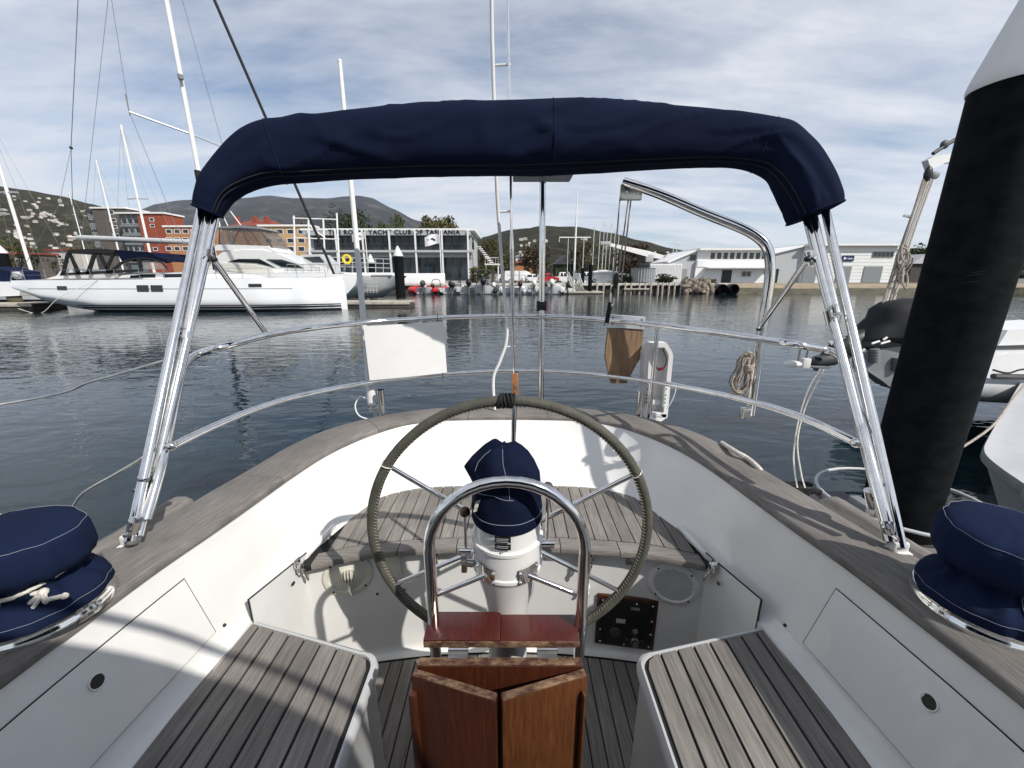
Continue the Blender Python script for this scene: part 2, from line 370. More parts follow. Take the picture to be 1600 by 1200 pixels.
# ---- side seats
for sgn in (-1, 1):
    xi = (-.435 if sgn < 0 else .405); xo = XC+sgn*.955
    def yaft(x, sgn=sgn):          # slanted after edge of the seat
        k = abs(x-XC); return 1.035+(k-.41)*.255 if sgn < 0 else 1.03+(k-.41)*.21
    # moulded seat body with rounded inner corner
    cor = []
    for a in range(0, 7):
        t = a/6*math.pi/2
        cor.append((xi+sgn*(.055-.055*math.cos(t)), yaft(xi)-.055+.055*math.sin(t)))
    outl = [(xi, -.5)]+cor+[(xo+sgn*.03, yaft(xo)), (xo+sgn*.03, -.5)]
    def inset(pl, d):
        c = Vector((sgn*.7, .3)); res = []
        for (px_, py_) in pl:
            res.append((px_+(sgn*d if abs(px_-xi) < .3 else 0), py_-(d if py_ > .5 else 0)))
        return res
    rws = [[Vector((x_, y_, z)) for x_, y_ in inset(outl, d)] for d, z in ((.012, ZSOLE-.02), (.012, -1.26), (.002, -1.245), (0, -1.225), (.003, -1.206), (.010, -1.1985), (.017, -1.1985), (.019, -1.21))]
    seat = B().loft(rws, closed=True)
    n_ = len(outl); seat.F.append(tuple(len(seat.V)-n_+k for k in range(n_)))
    seat = seat.obj('side_seat', 'gelcoat_grey', yacht)
    B().prism([(x_, y_, -1.209) for x_, y_ in inset(outl, .019)], (0, 0, .003)).obj('caulking', 'caulk', seat, smooth=False)
    # planks
    lo, hi = sorted((xi+sgn*.027, xo-sgn*.010)); n = 8; wd = (hi-lo)/n
    for k in range(n):
        a, b_ = lo+k*wd+.0045, lo+(k+1)*wd-.0045
        mar = .028
        poly = [(a, -.45), (b_, -.45), (b_, yaft(b_)-mar), (a, yaft(a)-mar)]
        if (sgn < 0 and k == n-1): poly = [(a, -.45), (b_, -.45), (b_, yaft(b_)-mar-.045), (b_-.012, yaft(b_)-mar-.016), (b_-.035, yaft(b_)-mar), (a, yaft(a)-mar)]
        if (sgn > 0 and k == 0): poly = [(a, -.45), (b_, -.45), (b_, yaft(b_)-mar), (a+.035, yaft(a)-mar), (a+.012, yaft(a)-mar-.016), (a, yaft(a)-mar-.045)]
        plank('plank', poly, ZSEAT, .010, seat)
# ---- helm bench: teak planks fore and aft between margin boards
bench = B()
fr = [(XC+x_, bulk_y(XC+x_)-.045) for x_ in [i*.083-.83 for i in range(21)]]
bk = [(p.x, p.y) for p in clow if p.y > 1.40]
poly = fr+[q for q in sorted(bk, key=lambda q: -math.atan2(q[1]-1.3, -(q[0]-XC)))][::1]
half = sorted([q for q in bk if q[0] > XC], key=lambda q: q[1]); halfl = sorted([q for q in bk if q[0] <= XC], key=lambda q: -q[1])
ring = fr+half+halfl
B().prism([(a, b_+.02 if b_ > 1.8 else b_, ZAFT-.035) for a, b_ in ring], (0, 0, .024)).obj('helm_bench', 'caulk', yacht, smooth=False)
helm = bpy.data.objects['helm_bench']
def back_y(x):
    k = abs(x-XC); pts = sorted([(abs(q[0]-XC), q[1]) for q in half])
    for (a, ya), (b_, yb) in zip(pts, pts[1:]):
        if a <= k <= b_: return ya+(yb-ya)*(k-a)/(b_-a+1e-9)
    return 2.03 if k < .2 else 1.42
def front_y(x): return bulk_y(x)-.05
# front margin in four lengths
seg = [-.835, -.50, -.245, .215, .47, .80]
for a, b_ in zip(seg, seg[1:]):
    nn_ = 6; top = []; xsn = [a+.002+(b_-a-.004)*i/nn_ for i in range(nn_+1)]
    rws = []
    for dy, dz in ((.0, -.032), (-.005, -.028), (-.007, -.010), (-.003, -.002), (.006, 0.0), (.062, 0.0), (.063, -.03)):
        rws.append([Vector((x_, front_y(x_)+dy, ZAFT+dz)) for x_ in xsn])
    bb = B().loft(rws); bb.F.append(tuple(i*(nn_+1) for i in range(7))); bb.F.append(tuple(i*(nn_+1)+nn_ for i in range(7))[::-1])
    bb.obj('margin_board', 'teak_x', helm)
x = -.80
while x < .745:
    wd = .054; a, b_ = x, x+wd
    mid = -.245 < (a+b_)/2 < .215
    f0, f1 = front_y(a)+.068, front_y(b_)+.068
    k0, k1 = back_y(a)-.008, back_y(b_)-.008
    if mid: k0 = k1 = 1.94
    if k0-f0 > .03 or k1-f1 > .03:
        plank('plank', [(a, min(f0, k0)), (b_, min(f1, k1)), (b_, max(k1, f1+.005)), (a, max(k0, f0+.005))], ZAFT, .012, helm)
    x += wd+.005
plank('margin_board', [(-.245, 1.946), (.205, 1.946), (.205, 2.012), (-.245, 2.012)], ZAFT, .012, helm, 'teak_x')
# grey lip where bench meets the side coaming
for sgn in (-1, 1):
    B().tube(cr([(XC+sgn*.862, 1.40, -1.19), (XC+sgn*.860, 1.425, -1.150), (XC+sgn*.838, 1.47, -1.128), (XC+sgn*.815, 1.6, -1.125)], 5), .014, 8).obj('bench_lip', 'gelcoat', yacht)

# ---- lockers, doors, latches
def surf(sgn, y, f, off=0.0):
    """point on the inner coaming face: f=0 at the cap, 1 at the seat"""
    half_i = [p for p in cin if sgn*(p.x-XC) > 0]; half_l = [clow[i] for i, p in enumerate(cin) if sgn*(p.x-XC) > 0]
    best = None
    for i in range(len(half_i)-1):
        a = half_i[i].lerp(half_l[i], f); b_ = half_i[i+1].lerp(half_l[i+1], f)
        if min(a.y, b_.y) <= y <= max(a.y, b_.y):
            k = (y-a.y)/(b_.y-a.y) if abs(b_.y-a.y) > 1e-9 else 0; best = a.lerp(b_, k); break
    return best+Vector((-sgn*.93, 0, -.36*0+.30)).normalized()*off
for sgn in (-1, 1):
    y1, y0 = (1.045 if sgn < 0 else 1.005), -.1
    def patch(ya, yb, fa, fb, off, slant=0.0):
        return [[surf(sgn, ya+(yb-ya)*i/14-slant*(1-(f-fa)/(fb-fa))*(i/14), f, off) for i in range(15)] for f in (fa, fa+(fb-fa)*.33, fa+(fb-fa)*.66, fb)]
    B().loft(patch(y0, y1+.004, .24, .838, .0012)).obj('door_seam', 'caulk', yacht)
    dr = B().loft(patch(y0, y1, .247, .831, .004)).obj('locker_door', 'gelcoat', yacht)
    yh = .765 if sgn < 0 else .715
    c = surf(sgn, yh, .42, .0052); nrm = (surf(sgn, yh, .42, .05)-surf(sgn, yh, .42, 0)).normalized()
    q = nrm.to_track_quat('Z', 'Y').to_matrix().to_4x4()
    ring_ = [Matrix.Translation(c) @ q @ Vector((.017*math.cos(t*math.pi/8), .017*math.sin(t*math.pi/8), 0)) for t in range(16)]
    B().add(ring_, [tuple(range(16))]).obj('finger_hole', 'black', dr)
    B().tube([Matrix.Translation(c) @ q @ Vector((.018*math.cos(t*math.pi/12), .018*math.sin(t*math.pi/12), 0)) for t in range(24)], .0018, 6, closed=True).obj('hole_rim', 'gelcoat', dr)
    c = surf(sgn, 1.03, .93, .001)
    B().ball(surf(sgn, 1.08, .86, .001), .006, 8).obj('drain_hole', 'black', yacht)
    # after locker door in the well side
    pa, pb = Vector((XC+sgn*.906, 1.165, 0)), Vector((XC+sgn*.850, 1.455, 0))
    nv = Vector((-sgn*(pb.y-pa.y), sgn*(pb.x-pa.x)*1.0, 0)).normalized()
    if nv.x*sgn > 0: nv = -nv
    def wp(k, z, off): p = pa.lerp(pb, k)+nv*off; return Vector((p.x, p.y, z))
    outl = [(-.08, -1.10), (.985, -1.135), (.985, -1.685), (.28, -1.70), (-.10, -1.60)]
    B().prism([wp(k, z, -.004) for k, z in [(-.088, -1.0975), (.992, -1.1325), (.992, -1.6875), (.28, -1.7025), (-.108, -1.6025)]], nv*.0065).obj('door_seam', 'caulk', yacht, smooth=False)
    d2 = B().prism([wp(k, z, -.004) for k, z in outl], nv*.0085).obj('locker_door', 'gelcoat', yacht, smooth=False)
    # latch: base plate, hasp ring and drop handle
    lt = B(); o_ = wp(.66, -1.135, .012); ax = (pb-pa).normalized()
    M4 = Matrix((( ax.x, nv.x, 0, o_.x), (ax.y, nv.y, 0, o_.y), (0, 0, 1, o_.z), (0, 0, 0, 1)))
    lt.box(-.016, .016, 0, .006, -.004, .034, .002, M4).box(-.011, .011, .004, .018, -.02, .012, .004, M4)
    lt.tube([M4 @ Vector((.011*math.cos(a*math.pi/8), .02, -.012+.024*math.sin(a*math.pi/8))) for a in range(16)], .0035, 8, closed=True)
    lt.tube([M4 @ Vector((.014, .014, z)) for z in (.0, -.03)], .004, 8).tube([M4 @ Vector((-.014, .014, z)) for z in (.0, -.02)], .004, 8)
    lt.obj('latch', 'steel', d2)
    hd = B().tube([M4 @ Vector(v) for v in ((.004, .022, -.022), (.010, .026, -.045), (.016, .028, -.066), (.020, .027, -.082))], [.004, .006, .0095, .005], 10, flat=.5)
    hd.obj('latch_handle', 'steel', d2)
    hp = [M4 @ Vector((-.035+.009*math.cos(a*math.pi/7), .0035, -.055+.009*math.sin(a*math.pi/7))) for a in range(14)]
    B().add(hp, [tuple(range(14))]).obj('finger_hole', 'black', d2)

# ---- fittings on the bench bulkhead
def bp(x, z, off=0.0): return Vector((x, bulk_y(x)-off, z))
def disc(bld, x, z, prof, n=36):   # lathe lying on the bulkhead
    sl = (bulk_y(x+.05)-bulk_y(x-.05))/.1; ang = math.atan(sl)
    mt = Matrix.Translation((x, bulk_y(x), z)) @ Matrix.Rotation(ang, 4, 'Z')
    o = len(bld.V); bld.lathe([(r, -h_) for r, h_ in prof], (0, 0, 0), n, 'y')
    for i in range(o, len(bld.V)): bld.V[i] = mt @ bld.V[i]
    return mt
b = B(); mt = disc(b, -.728, -1.268, [(.106, 0), (.106, .006), (.100, .012), (.084, .013), (.080, .008), (.05, .010), (.034, .016), (.030, .010), (.022, .010), (.02, .016), (.0005, .016)])
vent = b.obj('vent_cover', 'cream', yacht)
b = B()
for dx in (-.012, 0, .012): b.box(dx-.0025, dx+.0025, -.03, -.012, -.032, .032, .001, mt)
b.box(-.006, .006, -.026, -.01, -.10, -.02, .002, mt); b.obj('vent_grip', 'cream', vent)
for a in range(4):
    t = math.pi/4+a*math.pi/2; B().ball(mt @ Vector((.093*math.cos(t), -.012, .093*math.sin(t))), .005, 8).obj('screw', 'black', vent)
b = B(); mt = disc(b, .716, -1.305, [(.108, 0), (.108, .005), (.103, .010), (.088, .012), (.084, .007), (.0005, .009)])
spk = b.obj('speaker', 'white_plastic', yacht)
g = B()
for i in range(-10, 11):
    for j in range(-10, 11):
        x_, z_ = i*.0078+(.0039 if j % 2 else 0), j*.0078
        if x_*x_+z_*z_ < .079**2:
            v = [mt @ Vector((x_+.0022*math.cos(k*math.pi/3), -.0096, z_+.0022*math.sin(k*math.pi/3))) for k in range(6)]; g.add(v, [tuple(range(6))])
g.obj('grille_holes', 'dark_grey', spk); bpy.data.objects['grille_holes']['kind'] = 'stuff'
for a in range(4):
    t = math.pi/4+a*math.pi/2; B().ball(mt @ Vector((.096*math.cos(t), -.011, .096*math.sin(t))), .0045, 8).obj('screw', 'black', spk)
def plate(name, x0, x1, z0, z1, th, m, bev=.006, parent=None, lift=0.0):
    xm = (x0+x1)/2; sl = (bulk_y(xm+.05)-bulk_y(xm-.05))/.1
    mt = Matrix.Translation((xm, bulk_y(xm)-lift, (z0+z1)/2)) @ Matrix.Rotation(math.atan(sl), 4, 'Z')
    hw, hh = (x1-x0)/2, (z1-z0)/2
    return B().box(-hw, hw, -th, .004, -hh, hh, bev, mt).obj(name, m, parent or yacht), mt
plate('socket_cover', -.60, -.505, -1.315, -1.19, .016, 'cream', .006)
fr_, mt = plate('instrument_panel', .40, .672, -1.70, -1.415, .014, 'mahogany', .004)
pn = B().box(-.122, .122, -.018, -.010, -.129, .129, .002, mt).obj('panel_face', 'black', fr_)
for (x_, z_) in [(-.112, .118), (-.04, .120), (.04, .118), (.112, .115), (-.114, .04), (-.114, -.05), (.114, .03), (.114, -.045), (-.112, -.118), (.0, -.12), (.112, -.118)]:
    B().ball(mt @ Vector((x_, -.019, z_)), .005, 8, (1, .6, 1)).obj('screw', 'steel', fr_)
b = B(); o = len(b.V); b.lathe([(.020, 0), (.020, .012), (.015, .016), (.015, .032), (.011, .034), (.0005, .034)], n=20, axis='y')
for i in range(o, len(b.V)): v = b.V[i]; b.V[i] = mt @ Vector((v.x+.045, -.018-v.y, v.z-.085))
b.obj('key_switch', 'steel_dull', fr_)
for (x_, z_, r_, m_) in ((-.045, -.055, .026, 'dark_grey'), (.045, -.035, .012, 'mid_grey'), (.012, -.088, .010, 'dark_grey'), (.078, -.092, .010, 'dark_grey')):
    b = B(); b.lathe([(r_, 0), (r_*.92, .007), (.0005, .008)], n=20, axis='y')
    for i in range(len(b.V)): v = b.V[i]; b.V[i] = mt @ Vector((v.x+x_, -.018-v.y, v.z+z_))
    b.obj('gauge', m_, fr_)
B().box(-.03, .012, -.0195, -.017, -.012, .012, .001, mt @ Matrix.Translation((-.015, 0, .012))).obj('label_plate', 'light_grey', fr_)
B().box(.015, .055, -.0195, -.017, -.008, .008, .001, mt @ Matrix.Translation((0, 0, .09))).obj('label_plate', 'mid_grey', fr_)
# bench latches, bottle opener, shower nozzle
for xl in (-.345, .345):
    lt, mt = plate('bench_latch', xl-.022, xl+.022, -1.215, -1.165, .008, 'steel', .003, lift=.03)
    B().box(-.012, .012, -.024, -.004, -.03, .012, .004, mt).tube([mt @ Vector((.011*math.cos(a*math.pi/8), -.02, -.03+.03*math.sin(a*math.pi/8))) for a in range(16)], .004, 8, closed=True).obj('hasp', 'steel', lt)
    B().tube([mt @ Vector(v) for v in ((0, -.024, -.03), (0, -.03, -.05), (0, -.028, -.075))], [.005, .008, .004], 10).obj('latch_handle', 'steel', lt)
op, mt = plate('bottle_opener', .515, .558, -1.245, -1.175, .006, 'steel_dull', .002)
B().box(-.010, .010, -.022, -.004, -.012, .012, .004, mt).obj('opener_lip', 'steel', op)
sl = B(); o = len(sl.V); sl.lathe([(.018, 0), (.017, .010), (.010, .013), (.009, .035), (.007, .04), (.0005, .04)], n=18, axis='y')
for i in range(len(sl.V)): v = sl.V[i]; sl.V[i] = Vector((.345+v.x, bulk_y(.345)-v.y, -1.385+v.z-v.y*.25))
sl.obj('tap_nozzle', 'white_plastic', yacht)
for (x_, z_) in ((-.62, -1.40), (-.50, -1.392)): B().ball(bp(x_, z_, .001), .006, 8).obj('screw', 'black', yacht)

# forward bulkhead and cabin behind the viewer, so that the boat is whole
B().box(XC-1.0, XC+1.0, -.56, -.5, ZSOLE, -.60, .01).box(XC-.95, XC+.95, -3.2, -.56, -1.0, -.55, .08).box(XC-1.45, XC+1.45, -3.6, -.9, -2.05, -1.0, .1).obj('cabin', 'gelcoat', yacht)
# ================================================================ EQUIPMENT ON OUR YACHT
# ---- steering wheel
WC = Vector((-.008, 1.21, -.87)); WR = .490
wheel = thing('steering_wheel', WC, 'large steering wheel with olive leather rim and six steel spokes', 'steering wheel')
rimp = [WC+Vector((WR*math.sin(a*2*math.pi/96), 0, WR*math.cos(a*2*math.pi/96))) for a in range(96)]
rim = B().tube(rimp, .0178, 14, closed=True).obj('rim', 'leather', wheel)
st = B()
for a in range(230):
    t = a*2*math.pi/230
    c = WC+Vector(((WR-.0165)*math.sin(t), -.0095, (WR-.0165)*math.cos(t))); tt = Vector((math.cos(t), 0, -math.sin(t))); rr = Vector((math.sin(t), 0, math.cos(t)))
    st.tube([c-tt*.0028-rr*.003, c+tt*.0012-Vector((0, .0042, 0))+rr*.001, c+tt*.0035-Vector((0, .003, 0))+rr*.006], .0011, 4)
s_ = st.obj('lacing', 'lacing', rim); s_['kind'] = 'stuff'
for k in range(6):
    t = k*math.pi/3+R(2); d = Vector((math.sin(t), 0, math.cos(t)))
    B().tube([WC+d*.03+Vector((0, -.03, 0)), WC+d*.12+Vector((0, -.02, 0)), WC+d*(WR-.01)], .0085, 10).obj('spoke', 'steel', wheel)
B().lathe([(.001, -.09), (.03, -.085), (.045, -.05), (.05, -.02), (.04, .02), (.001, .025)], WC, 24, 'y').obj('hub', 'steel', wheel)
kn = B()
for j in range(7):
    off = (j-3)*.0075; t = off/WR+R(-1.5); c = WC+Vector((WR*math.sin(t), 0, WR*math.cos(t)))
    kn.tube([c+Vector((.006*math.sin(a*math.pi/6+j), .0225*math.cos(a*math.pi/6), .0225*math.sin(a*math.pi/6))) for a in range(12)], .0042, 6, closed=True)
kn.obj('top_knot', 'black_matt', wheel)
for ks in (-1, 1):
    t = ks*math.pi/3+R(2); c = WC+Vector((WR*math.sin(t), 0, WR*math.cos(t)))
    tt = Vector((math.cos(t), 0, -math.sin(t))); rr = Vector((math.sin(t), 0, math.cos(t)))
    B().tube([c+rr*.021*math.cos(a*math.pi/6)+Vector((0, .021*math.sin(a*math.pi/6), 0))+tt*.004*math.sin(a) for a in range(12)], .0022, 6, closed=True).obj('whipping', 'rope_white', wheel)

# ---- pedestal
PX, PY = -.014, 1.005
ped = thing('steering_pedestal', (PX, PY, ZSOLE), 'white steering pedestal with two levers behind the steel guard', 'pedestal')
B().lathe([(.16, ZSOLE), (.16, ZSOLE+.015), (.13, ZSOLE+.03), (.085, ZSOLE+.10), (.066, ZSOLE+.25), (.062, -1.25), (.062, -1.05), (.064, -.985), (.072, -.935), (.088, -.875), (.098, -.838), (.102, -.824), (.1055, -.821), (.1055, -.812), (.1015, -.808), (.1015, -.736), (.1055, -.732), (.1055, -.723), (.0975, -.719), (.0970, -.668), (.080, -.655), (.055, -.60)], (PX, PY, 0), 48).obj('column', 'gelcoat', ped)
def cyl(ang, z, r=.1035): return Vector((PX+r*math.sin(ang), PY-r*math.cos(ang), z))
for z0, z1 in ((-.664, -.684), (-.687, -.706)):
    pl = B().loft([[cyl(R(-18+i*6), z, .1045) for i in range(5)] for z in (z0, z1)]).obj('placard', 'black', ped)
    for k in range(3):
        zz = z0-.006-.005*k
        if zz < z1+.003: continue
        B().loft([[cyl(R(-15+i*6-(1 if k % 2 else 0)), z, .1049) for i in range(4)] for z in (zz, zz-.0018)]).obj('text_line', 'light_grey', pl)
B().ball(cyl(R(-6), -.712, .1045), .003, 6).obj('screw', 'steel', ped)
for sgn in (-1, 1):
    br = B().loft([[cyl(R(sgn*(18+i*9)), z, .108) for i in range(5)] for z in (-.772, -.822)]).obj('bracket', 'steel', ped)
    for a_ in (20, 50):
        for z in (-.783, -.812): B().ball(cyl(R(sgn*a_), z, .110), .005, 8).obj('bolt', 'steel', br)
# levers
B().tube([(PX-.105, PY-.02, -.775), (PX-.14, PY-.02, -.775)], .0125, 14).obj('lever_shaft', 'steel', ped)
lv = B().tube([(PX-.122, PY-.02, -.765), (PX-.121, PY-.02, -.655)], .0048, 10).obj('lever', 'steel', ped)
B().ball((PX-.121, PY-.02, -.643), .0155, 14).obj('knob', 'mahogany', lv)
B().tube([(PX+.10, PY-.0, -.765), (PX+.14, PY-.0, -.765)], .0125, 14).obj('lever_shaft', 'steel', ped)
lv = B().tube([(PX+.118, PY, -.755), (PX+.117, PY, -.59)], .0048, 10).obj('lever', 'steel', ped)
B().ball((PX+.117, PY, -.575), .0150, 14).obj('knob', 'dark_grey', lv)
B().tube([(PX-.10, PY-.03, -.81), (PX-.128, PY-.03, -.805)], .011, 10).box(PX-.135, PX-.118, PY-.04, PY-.02, -.835, -.775, .003).obj('clamp', 'steel_dull', ped)
# ---- binnacle cover
cov = thing('binnacle_cover', (PX, PY, -.73), 'navy canvas hood tied over the compass on the pedestal', 'cover')
rows = []; NA = 64
spec_ = [(-.742, .112, .112, 0, 0), (-.735, .1145, .1145, 0, 0), (-.70, .113, .113, 0, 0), (-.665, .1105, .112, -.001, 0), (-.635, .108, .110, -.001, 0), (-.60, .106, .105, -.002, .003), (-.565, .106, .095, -.004, .008), (-.53, .104, .082, -.012, .013), (-.50, .090, .070, -.017, .016), (-.475, .066, .056, -.016, .018), (-.457, .042, .040, -.014, .018), (-.450, .018, .02, -.012, .018), (-.449, .002, .002, -.012, .018)]
for j, (z, rx, ry, ox, oy) in enumerate(spec_):
    row = []; z = -.45+(z+.45)*.74; rx *= .90; ry *= .90
    for k in range(NA):
        a = 2*math.pi*k/NA; dx, dy = math.cos(a), math.sin(a)
        hgt = (z+.666)/.216
        wr = .017*hgt*(noise.noise(Vector((dx*2.4+3, dy*2.4, z*14)))) + .005*hgt*math.sin(5*a+z*40)
        beak = .009*max(0, 1-abs(z+.512)/.04)*max(0, -dx)**4
        row.append(Vector((PX+ox+dx*(rx+wr+beak), PY+oy+dy*(ry+wr), z+(.012*math.sin(3*a+1)*hgt if 4 < j < 11 else 0))))
    rows.append(row)
cb = B().loft(rows, closed=True); cb.F.append(tuple(len(cb.V)-NA+k for k in range(NA)))
cvm = cb.obj('hood', 'navy', cov, sharp=80)
def seam(pts, name='stitching', parent=None, r=.0009, m='thread'):
    return B().tube(pts, r, 4).obj(name, m, parent)
def onrow(j, k, e=.0012):
    p = rows[j][k % NA]; c = Vector((PX, PY, p.z)); return p+(p-c).normalized()*e
seam([onrow(2, k)+Vector((0, 0, .004)) for k in range(NA//2, NA+1)], parent=cvm)
seam([onrow(j, int(NA*.77), .002) for j in range(5, 12)], parent=cvm)
seam([onrow(5, k, .0015) for k in range(int(NA*.62), int(NA*.80))], parent=cvm)
seam([onrow(j, int(NA*.60), .002) for j in range(7, 11)], parent=cvm)
tg = onrow(4, int(NA*.615), .002); tg2 = onrow(3, int(NA*.60), .004)
B().loft([[tg+Vector((-.005, 0, .006)), tg+Vector((.008, -.002, .012))], [tg2+Vector((-.004, -.003, -.008)), tg2+Vector((.008, -.004, -.004))]]).obj('fabric_tag', 'rope_white', cov)

# ---- pedestal guard
GY = .90; gx0, gx1 = -.223, .196; gc = (gx0+gx1)/2; gr = (gx1-gx0)/2
guard = thing('pedestal_guard', (gc, GY, ZSOLE), 'polished steel guard hoop standing in front of the pedestal', 'guard rail')
pts = [(gx0, GY, ZSOLE), (gx0, GY, -1.2), (gx0, GY, -.9)]+[(gc-gr*math.cos(a*math.pi/20), GY, -.705+gr*.98*math.sin(a*math.pi/20)) for a in range(21)]+[(gx1, GY, -.9), (gx1, GY, -1.2), (gx1, GY, ZSOLE)]
B().tube(pts, .0158, 18).obj('hoop', 'steel', guard)
for sgn, gx in ((-1, gx0), (1, gx1)):
    B().tube([cyl(R(sgn*34), -.800, .105), (gx-sgn*.004, GY+.005, -.858)], .0072, 12).obj('brace', 'steel', guard)
    B().lathe([(.035, ZSOLE), (.035, ZSOLE+.006), (.02, ZSOLE+.02)], (gx, GY, 0), 18).obj('foot', 'steel', guard)

# ---- folding table on the guard
table = thing('folding_table', (-.03, .84, ZSOLE+.3), 'varnished mahogany folding table with worn edges and leaves hanging down', 'table')
def board(name, x0, x1, y0, y1, z0, z1, m, par=table, bev=.004, mtx=None): return B().box(x0, x1, y0, y1, z0, z1, bev, mtx).obj(name, m, par, smooth=True)
topb = board('top_board', -.2435, -.0325, .850, .945, -.972, -.952, 'mahogany_x', bev=.003)
board('top_board', -.0320, .186, .848, .937, -.974, -.954, 'mahogany_x', bev=.003)
board('worn_edge_strip', -.242, .185, .8445, .8500, -.973, -.955, 'worn_edge', topb, .0015)
for hx in (-.145, .095):
    hg = B().tube([(hx-.028, .838, -.972), (hx+.028, .838, -.972)], .0062, 10)
    hg.obj('hinge', 'steel', table)
    B().box(hx-.026, hx+.026, .815, .838, -.977, -.974).obj('hinge_leaf', 'steel_dull', table)
back = board('hanging_leaf', -.250, .186, .795, .819, -1.62, -.978, 'mahogany', bev=.003)
board('worn_edge_strip', -.248, .184, .797, .818, -.979, -.9745, 'worn_edge', back, .0015)
for sgn, xh, wd, m_ in ((-1, -.253, .228, 'mahogany'), (1, .188, .226, 'mahogany_gold')):
    ang = R(20)*(-sgn)*-1
    mt = Matrix.Translation((xh, .792, 0)) @ Matrix.Rotation(R(-16) if sgn < 0 else R(16), 4, 'Z')
    x0, x1 = (0, wd) if sgn < 0 else (-wd, 0)
    lf = B().box(x0, x1, -.022, -.001, -1.60, -.980, .0035, mt).obj('folded_leaf', m_, table)
    B().box(x0+.003, x1-.003, -.021, -.002, -.981, -.9775, .001, mt).obj('worn_edge_strip', 'worn_edge', lf)
    fx = (0.004 if sgn < 0 else -.024)
    B().box(fx-.006*(1 if sgn < 0 else -1), fx+.014, -.040, -.022, -1.58, -1.02, .006, mt).obj('edge_fiddle', m_, lf)

# ---- winches under canvas covers
def winch(sgn, label):
    c = Vector((-1.207 if sgn < 0 else 1.212, .825, -.826))
    t = thing('covered_winch', c, label, 'winch', 'winches on the coaming')
    B().lathe([(.136, -.004), (.137, .004), (.134, .016), (.131, .020), (.131, .030), (.127, .032), (.05, .034)], c, 56).obj('base_ring', 'steel', t)
    rws = []; NA2 = 72
    pr = [(.129, .030), (.131, .036), (.130, .055), (.126, .068), (.112, .080), (.096, .094), (.087, .108), (.088, .118), (.102, .132), (.116, .148), (.122, .168), (.1215, .195), (.118, .222), (.112, .236), (.098, .244), (.07, .248), (.035, .251), (.002, .252)]
    for j, (r_, z) in enumerate(pr):
        row = []
        for k in range(NA2):
            a = 2*math.pi*k/NA2
            fold = (.006*math.sin(11*a+sgn)+.004*math.sin(17*a+2)) * (1 if 4 <= j <= 8 else .25)
            n_ = .006*noise.noise(Vector((math.cos(a)*3+sgn*5, math.sin(a)*3, z*18)))
            tilt = (.014*math.cos(a-R(200 if sgn < 0 else 60)) if j > 8 else 0)*(r_/.12)
            row.append(c+Vector(((r_+fold*min(1, r_/.08)+n_)*math.cos(a), (r_+fold*min(1, r_/.08)+n_)*math.sin(a), z-.0+tilt)))
        rws.append(row)
    bb = B().loft(rws, closed=True); bb.F.append(tuple(len(bb.V)-NA2+k for k in range(NA2)))
    cv = bb.obj('canvas_cover', 'navy_faded', t, sharp=80)
    def rr(j, e=.0014): return [rws[j][k]+(rws[j][k]-c).normalized()*e for k in range(NA2)]
    B().tube(rr(13), .0007, 4, closed=True).obj('stitching', 'thread', cv)
    B().tube(rr(2), .0006, 4, closed=True).obj('stitching', 'thread', cv)
    kk = int(NA2*(.80 if sgn < 0 else .70))
    B().tube([rws[j][kk]+(rws[j][kk]-c).normalized()*.0016 for j in range(0, 15)], .0009, 4).obj('stitching', 'thread', cv)
    if sgn < 0:
        a0 = R(-28)
        lp = [c+Vector((.094*math.cos(a), .094*math.sin(a), .112+.020*max(0, math.cos(a-R(30))))) for a in [R(-100+i*14) for i in range(27)]]
        cd = B().tube(lp, .0048, 8)
        k0 = c+Vector((.098*math.cos(a0), .098*math.sin(a0)-.006, .104))
        cd.tube(cr([k0, k0+Vector((.02, -.016, -.012)), k0+Vector((.035, -.020, -.002)), k0+Vector((.062, -.012, .0))], 4), .0052, 8)
        cd.tube(cr([k0, k0+Vector((-.004, -.02, -.02)), k0+Vector((-.018, -.032, -.042)), k0+Vector((-.028, -.036, -.052)), k0+Vector((-.030, -.030, -.040)), k0+Vector((-.012, -.018, -.012)), k0], 4), .0048, 8)
        cd.tube(cr([k0, k0+Vector((-.03, -.006, .0)), k0+Vector((-.06, .0, .006)), k0+Vector((-.08, .01, .0))], 4), .006, 8).ball(k0+Vector((.064, -.012, 0)), .0075, 8).ball(k0, .010, 8)
        cd.obj('tie_cord', 'rope_white', t)
    return t
winch(-1, 'winch under a navy canvas cover tied with white cord'); winch(1, 'winch under a navy canvas cover beside the black pile, no cord showing')

# ---- bimini: folded canvas boot on a tubular frame
bim = thing('bimini', (XC, 1.05, -.82), 'folded navy canvas bimini arched over the cockpit on steel tubes', 'bimini')
pairs = [((306, 324), (343, 338), 1.754), ((309, 300), (352, 326), 1.763), ((319, 270), (366, 310), 1.782), ((350, 226), (392, 298), 1.830), ((392, 196), (430, 289), 1.877), ((450, 186), (475, 287), 1.924), ((540, 176), (550, 283), 1.972), ((660, 165), (665, 280), 2.010), ((800, 158), (800, 277), 2.019), ((940, 160), (940, 271), 2.010), ((1040, 165), (1035, 267), 1.981), ((1110, 170), (1092, 264), 1.953), ((1175, 180), (1150, 266), 1.915), ((1238, 198), (1187, 276), 1.868), ((1272, 232), (1203, 292), 1.820), ((1293, 272), (1216, 312), 1.782), ((1305, 306), (1228, 334), 1.763), ((1307, 322), (1238, 346), 1.754)]
ctrl = []
for (a, b_, Yv) in pairs:
    p, q = atY(*a, Yv), atY(*b_, Yv); ctrl.append(((p+q)/2, (p-q)/2))
cen = cr([c for c, _ in ctrl], 14); rad = cr([r_ for _, r_ in ctrl], 14)
NA3 = 56; rows = []; nR = len(cen)
